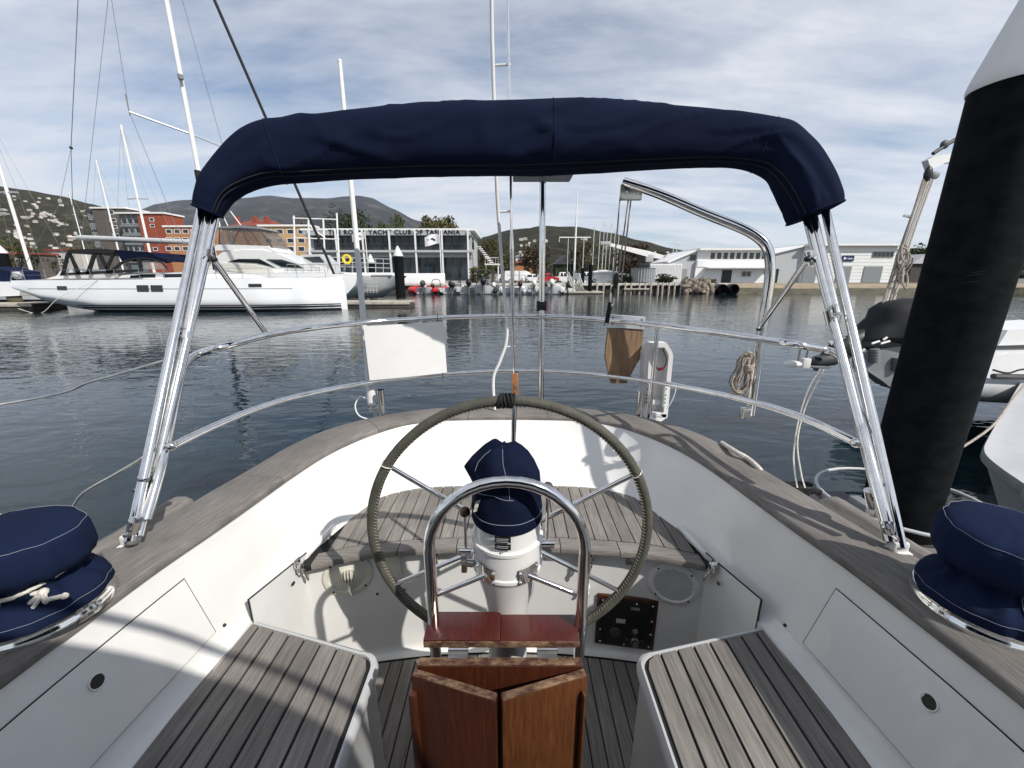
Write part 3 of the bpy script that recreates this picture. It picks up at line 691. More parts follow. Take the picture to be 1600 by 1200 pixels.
for i in range(nR):
    t = (cen[min(i+1, nR-1)]-cen[max(i-1, 0)]).normalized(); up = rad[i]; r0 = up.length
    dep = t.cross(up).normalized()
    s = i/(nR-1); row = []
    for k in range(NA3):
        a = 2*math.pi*k/NA3; ca, sa = math.cos(a), math.sin(a)
        # squarish cross-section, heavier at the top
        sq = (abs(ca)**3.2+abs(sa)**3.2)**(-1/3.2)
        p3 = Vector((cen[i].x*2.3, k*.0+ca*1.3, sa*1.3))
        ph = cen[i].x*3.0
        low = .40+.50*max(0, .5-abs(ca+.15))
        rdg = 1-abs(noise.noise(Vector((ph*.62+ca*.75+.4*sa, ca*.6+7-ph*.2, sa*.4))))*4.6
        rd2 = 1-abs(noise.noise(Vector((ph*1.35-ca*1.3, ca*.9+2+ph*.3, sa*.5+3))))*5.0
        wr = .014*noise.noise(Vector((ph*.45+1, ca*.5, sa*.5+4)))+(.022*max(0, rdg)**1.6+.014*max(0, rd2)**1.5)*low*(.25 if ca < -.75 else 1)-.008
        endt = min(1, min(s, 1-s)*14)
        row.append(cen[i]+up*ca*(sq*.94+wr/r0*endt)+dep*sa*(.15*min(1, r0/.15))*(sq+wr/.12*endt))
    rows.append(row)
bo = B().loft(rows, closed=True); bo.F += [tuple(range(NA3))[::-1], tuple((nR-1)*NA3+k for k in range(NA3))]
boot = bo.obj('canvas_boot', 'navy', bim, sharp=85)
for i_ in (62, 118, 176):
    B().tube([rows[i_][k]+(rows[i_][k]-cen[i_]).normalized()*.0012 for k in range(NA3)], .0022, 5, closed=True).obj('panel_seam', 'navy_faded', boot)
for kk in (int(NA3*.40), int(NA3*.43)):
    B().tube([rows[i][kk]+(rows[i][kk]-cen[i]).normalized()*.002 for i in range(4, nR-4, 2)], .0025, 5).obj('zip_piping', 'black_matt', boot)
for e_ in (1, -2): B().tube([rows[e_][k]+(rows[e_][k]-cen[e_])*.008 for k in range(NA3)], .004, 6, closed=True).obj('hem', 'navy', boot)
def tub(pa, Ya, pb, Yb, r_=.0155, name='frame_tube', m='steel', par=bim):
    return B().tube([atY(*pa, Ya), atY(*pb, Yb)], r_, 14).obj(name, m, par)
tub((204, 846), 1.045, (317, 315), 1.785); tub((233, 783), 1.14, (341, 320), 1.80); tub((290, 530), 1.455, (329, 320), 1.79)
tub((218, 838), 1.06, (240, 745), 1.19, .011)
tub((1408, 856), 1.045, (1286, 312), 1.785); tub((1390, 846), 1.06, (1256, 322), 1.80); tub((1307, 492), 1.50, (1266, 318), 1.79)
for (pa, pb, Yv, d) in (((219, 775), (226, 745), 1.15, .022), ((232, 790), (238, 762), 1.15, .020), ((282, 540), (287, 518), 1.475, .019), ((288, 535), (292, 512), 1.475, .018), ((205, 845), (212, 812), 1.06, .021), ((322, 412), (327, 390), 1.66, .018),
                        ((1381, 778), (1375, 752), 1.16, .022), ((1364, 792), (1359, 766), 1.15, .020), ((1306, 500), (1301, 478), 1.50, .018), ((1298, 505), (1293, 484), 1.50, .018), ((1392, 845), (1386, 822), 1.07, .018), ((1268, 414), (1263, 392), 1.67, .018)):
    a, b_ = atY(*pa, Yv), atY(*pb, Yv); cl_ = B().tube([a, b_], d*.82, 14); mid = (a+b_)/2
    cl_.tube([mid+Vector((.0, -.03, 0)), mid+Vector((.0, .0, 0))], .006, 8); cl_.obj('clamp', 'steel', bim)
for (px_, py_, sg) in ((205, 848, -1), (1402, 858, 1)):
    p = atZ(px_, py_, -.822)
    B().box(p.x-.03, p.x+.03, p.y-.022, p.y+.022, p.z-.010, p.z-.002, .002).box(p.x-.024, p.x+.024, p.y-.014, p.y+.014, p.z-.004, p.z+.030, .008).obj('deck_foot', 'white_plastic', bim)

# ---- stern rail
PLAN = [(-1.30, .95), (-1.285, 1.15), (-1.265, 1.35), (-1.24, 1.55), (-1.20, 1.78), (-1.13, 2.0), (-1.0, 2.22), (-.80, 2.40), (-.52, 2.52), (-.25, 2.57), (0, 2.58), (.2, 2.57), (.47, 2.52), (.75, 2.40), (.95, 2.22), (1.08, 2.0), (1.15, 1.78), (1.19, 1.55), (1.215, 1.35), (1.24, 1.15), (1.26, .95)]
rail = thing('stern_rail', (XC, 2.5, -.83), 'curved two-bar polished steel rail around the stern', 'rail')
def rl(pxs): return [curtain(px_, py_, PLAN) for px_, py_ in pxs]
top_px = [(345, 543), (420, 523), (490, 512), (562, 504.5), (630, 499.5), (690, 496.5), (760, 494.5), (805, 494), (850, 494.5), (905, 497), (960, 501), (1030, 508.5), (1100, 517), (1180, 528.5), (1240, 538)]
low_px = [(262, 701), (330, 668), (400, 639), (470, 618), (560, 600.5), (630, 591), (690, 585.5), (760, 581), (805, 580), (850, 580.5), (905, 583.5), (960, 588.5), (1030, 598), (1100, 611), (1180, 629), (1260, 655), (1335, 690)]
tp = rl(top_px)
lend = [Vector((-1.262, 1.12, -.82)), Vector((-1.262, 1.15, -.66)), Vector((-1.262, 1.27, -.40)), Vector((-1.25, 1.36, -.315)), ]
lend = [atY(228, 812, 1.09), atY(255, 715, 1.22), atY(281, 592, 1.46), atY(292, 566, 1.55), atY(312, 552, 1.63)]
rend = [atY(1288, 546, 1.63), atY(1312, 557, 1.56), atY(1325, 580, 1.47), atY(1352, 690, 1.22), atY(1385, 815, 1.06)]
B().tube(cr(lend+tp+rend, 5), .0155, 14).obj('top_bar', 'steel', rail)
B().tube(cr(rl(low_px), 5), .0145, 14).obj('lower_bar', 'steel', rail)
def post(px_, py0, py1, r_, name='post', m='steel', par=rail):
    a = curtain(px_, py0, PLAN); return B().tube([a, Vector((a.x, a.y, -.90 if py1 is None else atY(px_, py1, a.y).z))], r_, 14).obj(name, m, par)
post(1028, 509, None, .0125)
p = curtain(597, 607, PLAN)
rh = B().tube([p+Vector((0, -.03, 0)), Vector((p.x, p.y-.03, -.90))], .021, 16, cap=False).tube([p+Vector((0, -.03, 0)), Vector((p.x, p.y-.03, -.90))], .018, 16, cap=False).obj('stub_tube', 'steel', rail)
p = curtain(1000, 610, PLAN)
B().tube([p+Vector((0, -.02, 0)), Vector((p.x, p.y-.02, -.90))], .021, 16).obj('stub_tube', 'steel', rail)
for sg, q in ((-1, atY(268, 697, 1.24)), (1, atY(1338, 692, 1.24))): B().ball(q, .017, 10).obj('tee_joint', 'steel', rail)
# braces from bimini to rail
B().tube([atY(331, 402, 1.66), atY(418, 524, 2.0)], .0115, 14).obj('brace', 'steel', bim)
B().tube([atY(1264, 402, 1.66), atY(1186, 512, 2.0)], .0115, 14).obj('brace', 'steel', bim)
for q in (atY(418, 522, 2.0), atY(1186, 514, 2.0), atY(334, 405, 1.66), atY(1262, 405, 1.66)): B().ball(q, .014, 10, (1, 1, .8)).obj('brace_joint', 'black', bim)

# ---- white panel lashed between the rail bars
a, b_, c, d = curtain(567, 509, PLAN), curtain(691, 502, PLAN), curtain(697, 581, PLAN), curtain(577, 593, PLAN)
pn = thing('white_panel', (a+c)/2, 'blank white plastic sheet lashed to the stern rail', 'panel')
f_ = Vector((0, -.022, 0)); nrm = (b_-a).cross(d-a).normalized()
if nrm.y > 0: nrm = -nrm
g = []
for j in range(7):
    row = []
    for i in range(13):
        u, v = i/12, j/6; p = a.lerp(b_, u).lerp(d.lerp(c, u), v)+nrm*(.022+.012*math.sin(math.pi*u)*(.5+.5*v)); row.append(p)
    g.append(row)
B().loft(g+[[p-nrm*.003 for p in r_] for r_ in reversed(g)]+[g[0]]).obj('sheet', 'white_plastic', pn)
for (px_, py_, dz) in ((558, 505, .0), (684, 497, .0), (692, 586, 0)):
    q = curtain(px_, py_, PLAN); B().tube([q+Vector((0, .014*math.cos(t*math.pi/5), .014*math.sin(t*math.pi/5))) for t in range(10)], .0028, 6, closed=True).tube([q+Vector((0, -.015, .0)), q+Vector((.004, -.022, .035))], .0022, 5).tube([q+Vector((0, -.015, 0)), q+Vector((-.002, -.03, -.03))], .0022, 5).obj('cable_tie', 'black', pn)

# ---- whip antenna on a ratchet mount
base = atY(585, 650, 2.40)
ant = thing('whip_antenna', base, 'tall white whip antenna on a ratchet mount at the stern', 'antenna')
m0, m1, m2, m3 = atY(581, 628, 2.40), atY(578, 598, 2.40), atY(570, 520, 2.41), atY(531, 96, 2.66)
B().tube([m0, m1, m1.lerp(m2, .35)], [.029, .025, .022], 14).obj('ferrule', 'white_plastic', ant)
B().tube([m1, m2, m2.lerp(m3, .5), m3], [.019, .0185, .015, .011], 12).ball(m3, .013, 8).obj('whip', 'white_plastic', ant)
B().tube([atY(588, 662, 2.40), atY(585, 640, 2.40)], .012, 12).tube([atY(577, 640, 2.40), atY(602, 636, 2.42)], .018, 12).ball(atY(581, 632, 2.40), .026, 12).obj('ratchet_mount', 'steel_dull', ant)
B().tube(cr([atY(578, 626, 2.40), atY(563, 620, 2.40), atY(555, 634, 2.38), atY(562, 650, 2.36), atY(585, 657, 2.36)], 6), .0045, 8).obj('cable', 'white_plastic', ant)

# ---- backstay with its white hose
bs0 = Vector((.02, 2.50, -.86)); bstop = atY(793, -160, 1.35)
stay = thing('backstay', bs0, 'steel wire backstay with turnbuckle and white hose clipped beside it', 'backstay')
w0, w1 = atY(803, 584, 2.50), atY(793, 0, 2.36)
dirw = (w1-w0)
B().tube([w0, w0+dirw*3.2], .0075, 8).obj('wire', 'steel', stay)
B().tube([w0+dirw*.10, w0+dirw*.40], .0125, 12).tube([w0+dirw*.02, w0+dirw*.10], .009, 10).obj('turnbuckle', 'steel', stay)
B().tube([w0+dirw*.40, w0+dirw*.46], [.0135, .0075], 12).obj('swage', 'steel', stay)
B().box(bs0.x-.022, bs0.x+.022, bs0.y-.01, bs0.y+.01, -.90, w0.z+.005, .004).obj('chainplate', 'orange_wood', stay)
B().box(bs0.x-.006, bs0.x+.006, bs0.y-.014, bs0.y-.008, -.72, -.66, .002).obj('tang', 'steel', stay)
hp = [atY(773, 640, 2.40), atY(771, 592, 2.42), atY(781, 565, 2.43), atY(791, 535, 2.44), atY(792, 500, 2.44), atY(787, 450, 2.44), atY(781, 370, 2.42), atY(776, 290, 2.41), atY(772, 160, 2.39), atY(769, 60, 2.36), atY(768, 0, 2.34), atY(766, -120, 2.30)]
B().tube(cr(hp, 8), .010, 10).obj('hose', 'white_plastic', stay)
for k, (py_, hx) in enumerate(((101, 771), (330, 778), (541, 789))):
    Yk = 2.36+(2.50-2.36)*max(0, py_-0)/584; q = atY(803-(584-py_)/58.4, py_, Yk); q2 = atY(hx+3, py_+1, Yk)
    B().tube([q, q2], .006, 8).ball(q, .011, 8).obj('hose_clip', 'white_plastic', stay)

# ---- pole with flat panel on top
pb_ = atY(845, 652, 2.52); pt = atY(848, 276, 2.52)
pole = thing('stern_pole', pb_, 'upright steel pole on the stern carrying a flat grey plate', 'pole')
B().tube([Vector((pb_.x, pb_.y, -.88)), pt], .019, 14).obj('tube', 'steel', pole)
B().box(pt.x-.175, pt.x+.175, pt.y-.13, pt.y+.13, pt.z-.002, pt.z+.02, .008).obj('top_plate', 'light_grey', pole)
q = atY(846, 478, 2.52); B().tube([q+Vector((-.03, 0, 0)), q+Vector((.03, 0, 0))], .032, 16).obj('collar', 'black', pole)
q = atY(846, 497, 2.52); B().tube([q+Vector((0, 0, -.014)), q+Vector((0, 0, .014))], .021, 14).obj('clamp', 'steel_dull', pole)

# ---- engine-lifting davit
dY = 2.02
d0 = atY(1172, 648, dY); dtop = atY(1203, 420, dY)
dav = thing('davit_crane', d0, 'bent steel lifting davit with rope tackle over the stern', 'davit')
pth = [d0, atY(1180, 590, dY), atY(1190, 520, dY), atY(1202, 440, dY), atY(1203, 405, dY), atY(1196, 383, dY+.01), atY(1180, 368, dY+.03), atY(1155, 355, dY+.06), atY(1100, 333, dY+.13), atY(1030, 303, dY+.21), atY(974, 284, dY+.28)]
B().tube(cr(pth, 6), .024, 16).obj('arm', 'steel', dav)
B().tube([atY(1168, 652, dY+.03), atY(1193, 500, dY+.03)], .012, 12).obj('support_tube', 'steel', dav)
e0 = atY(987, 299, dY+.27)
B().box(e0.x-.062, e0.x+.055, e0.y-.010, e0.y+.010, e0.z-.045, e0.z+.035, .006).obj('end_plate', 'steel_dull', dav)
for dx in (-.03, .03): B().ball(e0+Vector((dx, -.011, -.008)), .008, 8).obj('bolt', 'steel', dav)
tk = B()
for (pa, pb2) in (((969, 308), (957, 445)), ((982, 310), (966, 430)), ((986, 310), (971, 440))): tk.tube([atY(*pa, dY+.27), atY(*pb2, dY+.25)], .0042, 8)
tk.obj('tackle_rope', 'rope_brown', dav)
q = atY(962, 438, dY+.25); B().ball(q, .03, 12, (.55, .5, 1.3)).ball(q+Vector((-.012, 0, -.055)), .022, 10, (.5, .5, 1.2)).obj('block', 'black', dav)
B().tube(cr([atY(956, 455, dY+.25), atY(953, 470, dY+.25), atY(957, 478, dY+.25), atY(960, 466, dY+.25)], 4), .004, 8).obj('hook', 'steel', dav)
B().tube([atY(953, 472, dY+.25), atY(947, 504, dY+.27)], .010, 8).tube([atY(955, 480, dY+.25), atY(950, 506, dY+.27)], .004, 6).tube([atY(950, 495, dY+.26), atY(944, 508, dY+.26)], .003, 6).obj('strap', 'black_matt', dav)

# ---- coil of rope hung on the davit
coil = B(); cc = atY(1164, 585, dY-.04)
for k in range(11):
    w_ = .022+.035*random.random(); x0 = random.uniform(-.016, .016); dpt = random.uniform(-.03, .012)
    top_, bot = .105+random.uniform(-.012, .02), -.105-random.uniform(-.02, .035)
    loop = []
    for a in range(28):
        t = a*2*math.pi/28; zz = math.cos(t); pin = .38+.62*min(1, abs(zz-.32)*1.5)
        loop.append(cc+Vector((x0+w_*math.sin(t)*pin-.020*(1-zz)/2+.006, dpt+.012*math.sin(2*t+k), (top_ if zz > 0 else -bot)*zz)))
    coil.tube(loop, .0046, 7, closed=True)
for k in range(4):
    zc_ = .030+k*.008
    coil.tube([cc+Vector((.003+.027*math.cos(a*math.pi/8), -.008+.030*math.sin(a*math.pi/8), zc_+.003*math.sin(a))) for a in range(16)], .0046, 7, closed=True)
tag(coil.obj('rope_coil', 'rope_brown'), 'hank of brown and white rope hanging from the davit post', 'rope')
q = atY(1164, 645, dY-.02); B_ = B().box(q.x-.022, q.x+.022, q.y-.02, q.y+.02, q.z-.03, q.z+.03, .008); tag(B_.obj('jam_cleat', 'steel_dull'), 'small metal cleat at the foot of the davit', 'cleat')

# ---- outboard bracket board
def flatpoly(pxs, Yv, th): return [atY(x_, y_, Yv) for x_, y_ in pxs], Vector((0, th, 0))
brd = thing('outboard_board', atY(975, 598, 2.46), 'plywood outboard pad with aluminium plate hung on the stern rail', 'engine board')
pl, dv = flatpoly([(951, 513), (1006, 515), (1001, 560), (996, 567), (979, 599), (955, 599), (946, 560), (948, 535)], 2.46, .035)
B().prism(pl, dv).obj('pad', 'ply', brd, smooth=False)
pl, dv = flatpoly([(954, 492), (1009, 495.5), (1007, 515), (951, 511)], 2.452, .05)
pt_ = B().prism(pl, dv).obj('plate', 'aluminium', brd, smooth=False)
for (x_, y_, m_) in ((958, 497, 'black'), (957, 506, 'red'), (1003, 500, 'black'), (1002, 509, 'black')): B().ball(atY(x_, y_, 2.45), .006, 8, (1, .6, 1)).obj('bolt', m_, pt_)

# ---- white buoy holder
hol = thing('buoy_holder', atY(1026, 655, 2.42), 'open white plastic lifebuoy case with black cord clamped to the rail', 'case')
o_px = [(1017, 536), (1042, 536), (1050, 549), (1052, 556), (1043, 652), (1028, 662), (1014, 660), (1003, 640), (1007, 551)]
i_px = [(1020, 543), (1039, 543), (1044, 553), (1045, 558), (1037, 644), (1027, 650), (1017, 648), (1010, 636), (1014, 556)]
o1 = [atY(x_, y_, 2.37) for x_, y_ in o_px]; i1 = [atY(x_, y_, 2.37) for x_, y_ in i_px]; i2 = [p+Vector((0, .06, 0)) for p in i1]; o2 = [p+Vector((0, .075, 0)) for p in o1]
bb = B().loft([o2, o1, i1, i2], closed=True); n_ = len(o1); bb.F.append(tuple(range(n_))); bb.F.append(tuple(3*n_+k for k in range(n_))[::-1])
bb.obj('case', 'white_plastic', hol, smooth=False)
q = atY(1028, 648, 2.39); B().box(q.x-.055, q.x+.055, q.y-.02, q.y+.05, q.z-.02, q.z+.018, .008).obj('ledge', 'white_plastic', hol)
q = atY(1025, 628, 2.41); B().box(q.x-.045, q.x+.035, q.y-.01, q.y+.03, q.z-.016, q.z+.016, .006).obj('ledge', 'white_plastic', hol)
for px_, cl in ((1011, -1), (1040, 1)):
    q = atY(px_, 612, 2.372); rb = B().box(q.x-.010, q.x+.010, q.y-.006, q.y+.03, q.z-.10, q.z+.05, .004).obj('side_rib', 'white_plastic', hol)
    for dz in (-.07, -.045, -.02, .02): B().ball(q+Vector((0, -.007, dz)), .0045, 6).obj('rib_hole', 'dark_grey', rb)
B().tube(cr([atY(1024, 544, 2.37), atY(1022, 560, 2.355), atY(1024, 572, 2.35), atY(1030, 578, 2.35)], 5), .0035, 7).tube(cr([atY(1035, 544, 2.37), atY(1041, 560, 2.355), atY(1039, 572, 2.35), atY(1034, 578, 2.35)], 5), .0035, 7).obj('cord', 'black', hol)
B().tube([atY(1028, 578, 2.35), atY(1036, 575, 2.35)], .009, 8).obj('toggle', 'red', hol)
B().tube(cr([atY(1050, 599, 2.40), atY(1056, 606, 2.38), atY(1052, 622, 2.37), atY(1044, 636, 2.37), atY(1036, 645, 2.38)], 5), .003, 7).obj('lanyard', 'white_plastic', hol)

# ---- small things hung on the starboard rail
q = curtain(1250, 567, PLAN)
lt = thing('stern_light', q, 'clear plastic lamp hanging under the rail beside the davit', 'lamp')
B().ball(q+Vector((-.03, 0, -.005)), .028, 12, (1.4, .8, .5)).obj('lens', 'white_plastic', lt)
B().box(q.x+.005, q.x+.035, q.y-.015, q.y+.015, q.z-.02, q.z+.02, .004).obj('body', 'white_plastic', lt)
for dx in (-.01, .022): B().tube([q+Vector((dx, 0, .01)), q+Vector((dx, 0, .055))], .004, 6).obj('hanger', 'steel_dull', lt)
B().tube([q+Vector((.02, 0, -.015)), q+Vector((.11, -.02, -.015))], .005, 6).obj('arm', 'steel_dull', lt)
def line(name, pts, r_, m, label, cat, n=6):
    return tag(B().tube(cr(pts, n), r_, 7).obj(name, m), label, cat)
tag(B().tube(cr([atY(1281, 577, 1.75), atY(1262, 610, 1.76), atY(1247, 660, 1.76), atY(1240, 715, 1.70), atY(1246, 762, 1.62)], 6), .0032, 6).tube(cr([atY(1287, 578, 1.75), atY(1275, 600, 1.78), atY(1257, 640, 1.80), atY(1246, 690, 1.72), atY(1252, 740, 1.64), atY(1258, 762, 1.60)], 6), .0032, 6).obj('hanging_cord', 'rope_white'), 'thin pale cord looping down from the rail to the deck', 'cord')
cl_ = B(); q = atZ(1250, 770, -.985)
cl_.tube([q+Vector((-.06, .04, .03)), q+Vector((.06, -.05, .03))], .013, 10).tube([q+Vector((-.02, .015, -.02)), q+Vector((-.02, .015, .03))], .012, 10).tube([q+Vector((.02, -.015, -.02)), q+Vector((.02, -.015, .03))], .012, 10)
for k in range(5): cl_.tube([q+Vector((.055*math.cos(a*math.pi/8), .035*math.sin(a*math.pi/8), .014+k*.007)) for a in range(16)], .006, 6, closed=True)
tag(cl_.obj('deck_cleat', 'black'), 'black mooring cleat with line wound on it outside the cap rail', 'cleat')
line('braided_rope', [atZ(1128, 692, -.82), atZ(1150, 706, -.80), atZ(1168, 716, -.81), atZ(1185, 731, -.82), atZ(1192, 741, -.86)], .012, 'rope_white', 'thick white rope lying along the outer edge of the cap rail', 'rope')
line('mooring_line', [atY(225, 714, 1.27), atY(210, 724, 1.36), atY(175, 744, 1.62), atY(130, 770, 2.0), Vector((-3.4, 2.5, -1.7)), Vector((-5.2, 3.2, -2.02))], .0065, 'rope_white', 'pale mooring line running from the frame foot down towards the water', 'rope')
line('guard_line', [atY(266, 560, 1.62), atY(150, 594, 1.50), atY(0, 632, 1.40), Vector((-2.6, .4, -.42))], .0045, 'steel_dull', 'thin wire guard line leading forward from the stern rail', 'wire')

# ---- spray hood over the companionway, behind the viewer
hood = thing('spray_hood', (XC, -.5, -.82), 'navy canvas spray hood over the companionway', 'spray hood')
def hoodrow(Yv, top_, wd, pw=2.6):
    res = []
    for i in range(33):
        a = math.pi*i/32; ca, sa = math.cos(a), math.sin(a)
        k = (abs(ca)**pw+abs(sa)**pw)**(-1/pw); res.append(Vector((XC-ca*k*wd, Yv-.10*abs(ca*k)**2, -.62+(top_+.62)*sa*k)))
    return res
B().loft([hoodrow(-.13, .45, 1.02), hoodrow(-.3, .47, 1.02), hoodrow(-.7, .45, 1.0), hoodrow(-1.1, .30, .95), hoodrow(-1.55, -.45, .85)]).obj('canvas', 'navy', hood)
B().tube(hoodrow(-.13, .445, 1.015), .012, 10).tube(hoodrow(-.7, .44, .99), .012, 10).obj('bow', 'steel', hood)
B().tube([v+Vector((0, .085, .01)) for v in hoodrow(-.13, .445, 1.0)[5:28]], .0125, 10).obj('grab_bar', 'steel', hood)
# ================================================================ FAR SHORE: land, hills, buildings, trees
ZQ = -0.6
mat('quay_ground', (0.16, 0.155, 0.145), 0.9, var=0.3, vscale=0.3)
mat('grass', (0.085, 0.095, 0.035), 0.95, var=0.4, vscale=0.6, bump=0.5, bscale=4)
mat('sand', (0.27, 0.22, 0.15), 0.95, var=0.25, vscale=0.5, bump=0.4, bscale=3)
mat('weedy', (0.075, 0.07, 0.045), 0.95, var=0.5, vscale=0.9, bump=0.6, bscale=3)
mat('concrete', (0.36, 0.345, 0.31), 0.9, var=0.25, vscale=0.7)
mat('concrete_pale', (0.52, 0.50, 0.46), 0.9, var=0.2, vscale=0.7)
mat('rock', (0.20, 0.165, 0.13), 0.9, var=0.4, vscale=2, bump=0.6, bscale=6, randv=0.3)
mat('timber_pale', (0.42, 0.39, 0.33), 0.85, var=0.3, vscale=3)
mat('timber_dark', (0.06, 0.052, 0.045), 0.9, var=0.4, vscale=2)
mat('pile_black', (0.006, 0.007, 0.009), 0.75, spec=0.06, var=0.3, vscale=3.5, bump=0.03, bscale=9, stretch=(2.5, 2.5, 4), var2=(.011, .012, .0135))
mat('cone_white', (0.74, 0.73, 0.71), 0.5, var=0.05)
mat('red_brick', (0.27, 0.065, 0.035), 0.9, var=0.2, vscale=1.5)
mat('orange_brick', (0.40, 0.19, 0.085), 0.9, var=0.2, vscale=1.5)
mat('yellow_brick', (0.50, 0.33, 0.16), 0.9, var=0.15, vscale=1.5)
mat('grey_brick', (0.105, 0.092, 0.080), 0.9, var=0.25, vscale=1.2)
mat('teal_panel', (0.12, 0.16, 0.17), 0.7)
mat('red_roof', (0.20, 0.05, 0.035), 0.85, var=0.25, vscale=0.6)
mat('house_white', (0.48, 0.46, 0.43), 0.8, randv=0.4)
mat('house_roof', (0.25, 0.22, 0.20), 0.85, randv=0.5)
mat('club_grey', (0.42, 0.43, 0.44), 0.7, var=0.08)
mat('club_band', (0.40, 0.41, 0.42), 0.7, var=0.08)
mat('roller_grey', (0.24, 0.25, 0.26), 0.6)
mat('sign_blue', (0.01, 0.02, 0.10), 0.5)
mat('bark', (0.10, 0.075, 0.055), 0.9, var=0.3, vscale=4)
mat('flag_white', (0.72, 0.72, 0.74), 0.8)
for nm, c in (('leaf_dark', (0.030, 0.042, 0.018)), ('leaf_mid', (0.055, 0.066, 0.022)), ('leaf_olive', (0.075, 0.072, 0.030)), ('leaf_brown', (0.070, 0.050, 0.032))): mat(nm, c, 0.8, spec=0.2, var=0.55, vscale=0.9)
def hillmat(name, cols, scale, rough=1.0, bump=1.0):
    m = bpy.data.materials.new(name); m.use_nodes = True; MATS[name] = m
    n, l = m.node_tree.nodes, m.node_tree.links; p = n['Principled BSDF']; p.inputs['Roughness'].default_value = rough; p.inputs['Specular IOR Level'].default_value = 0.05
    tc = n.new('ShaderNodeTexCoord'); t = n.new('ShaderNodeTexNoise'); t.inputs['Scale'].default_value = scale; t.inputs['Detail'].default_value = 10; t.inputs['Roughness'].default_value = 0.68
    l.new(tc.outputs['Object'], t.inputs['Vector'])
    r = n.new('ShaderNodeValToRGB'); l.new(t.outputs[0], r.inputs[0])
    while len(r.color_ramp.elements) < len(cols): r.color_ramp.elements.new(0.5)
    for i, (pos, c) in enumerate(cols): r.color_ramp.elements[i].position = pos; r.color_ramp.elements[i].color = (*c, 1)
    l.new(r.outputs[0], p.inputs['Base Color'])
    b_ = n.new('ShaderNodeBump'); b_.inputs['Strength'].default_value = bump; b_.inputs['Distance'].default_value = 1.2/scale*.2
    l.new(t.outputs[0], b_.inputs['Height']); l.new(b_.outputs[0], p.inputs['Normal'])
hillmat('bush_hill', [(0.35, (0.012, 0.014, 0.009)), (0.52, (0.028, 0.028, 0.017)), (0.70, (0.065, 0.056, 0.036))], 0.03)
hillmat('suburb_hill', [(0.30, (0.014, 0.017, 0.010)), (0.5, (0.032, 0.032, 0.018)), (0.66, (0.075, 0.065, 0.042)), (0.78, (0.12, 0.105, 0.08))], 0.035)
hillmat('mountain_rock', [(0.38, (0.018, 0.020, 0.020)), (0.52, (0.032, 0.032, 0.031)), (0.66, (0.085, 0.076, 0.070))], 0.0026)
# ---- land sheet behind the quay
shore = [(-420, 60.5), (-60, 60.5), (31, 60.5), (33, 62), (52, 66), (150, 64), (420, 60)]
g = []
for dY, zz in ((0, ZQ), (14, ZQ+.02), (40, ZQ+.05), (100, ZQ+.4), (250, 3), (600, 9), (1200, 12)):
    g.append([Vector((x_*(1+dY/150), y_+dY, zz)) for x_, y_ in shore])
tag(B().loft(g).obj('ground', 'quay_ground', sharp=80), kind='structure')
# beach and banks on the right
bx = [31, 36, 42, 50, 60, 75, 95, 130, 200, 420]
bank = []
for f, zz in ((0, WATER-.3), (.25, WATER+.12), (.55, WATER+.75), (.85, ZQ-.05), (1.0, ZQ+.03)):
    row = []
    for x_ in bx:
        y0 = 58.0-min(1, (x_-31)/16)*5.5; y1 = 62+min(1, (x_-31)/20)*3.4
        row.append(Vector((x_+.4*noise.noise(Vector((x_*.3, f*4, 0))), y0+(y1-y0)*f+.5*noise.noise(Vector((x_*.2, f*3, 5))), zz+.12*noise.noise(Vector((x_*.5, f*6, 2))))))
    bank.append(cr(row, 6))
tag(B().loft(bank[:3]).obj('foreshore', 'weedy', sharp=80), kind='structure'); tag(B().loft(bank[2:]).obj('beach', 'sand', sharp=80), kind='structure')
tag(mk('lawn', [(52, 64.5, ZQ+.05), (74, 64.2, ZQ+.05), (74, 68, ZQ+.08), (52, 68.5, ZQ+.08)], [(0, 1, 2, 3)], 'grass'), kind='structure')
tag(mk('lawn', [(-13, 61.6, ZQ+.03), (30, 61.6, ZQ+.03), (30, 66, ZQ+.05), (-13, 66, ZQ+.05)], [(0, 1, 2, 3)], 'grass'), kind='structure')
tag(B().box(58, 90, 53.5, 54.6, WATER-.4, WATER+.95, .1).obj('sea_wall', 'weedy'), 'low dark stone sea wall below the big white shed', 'wall')
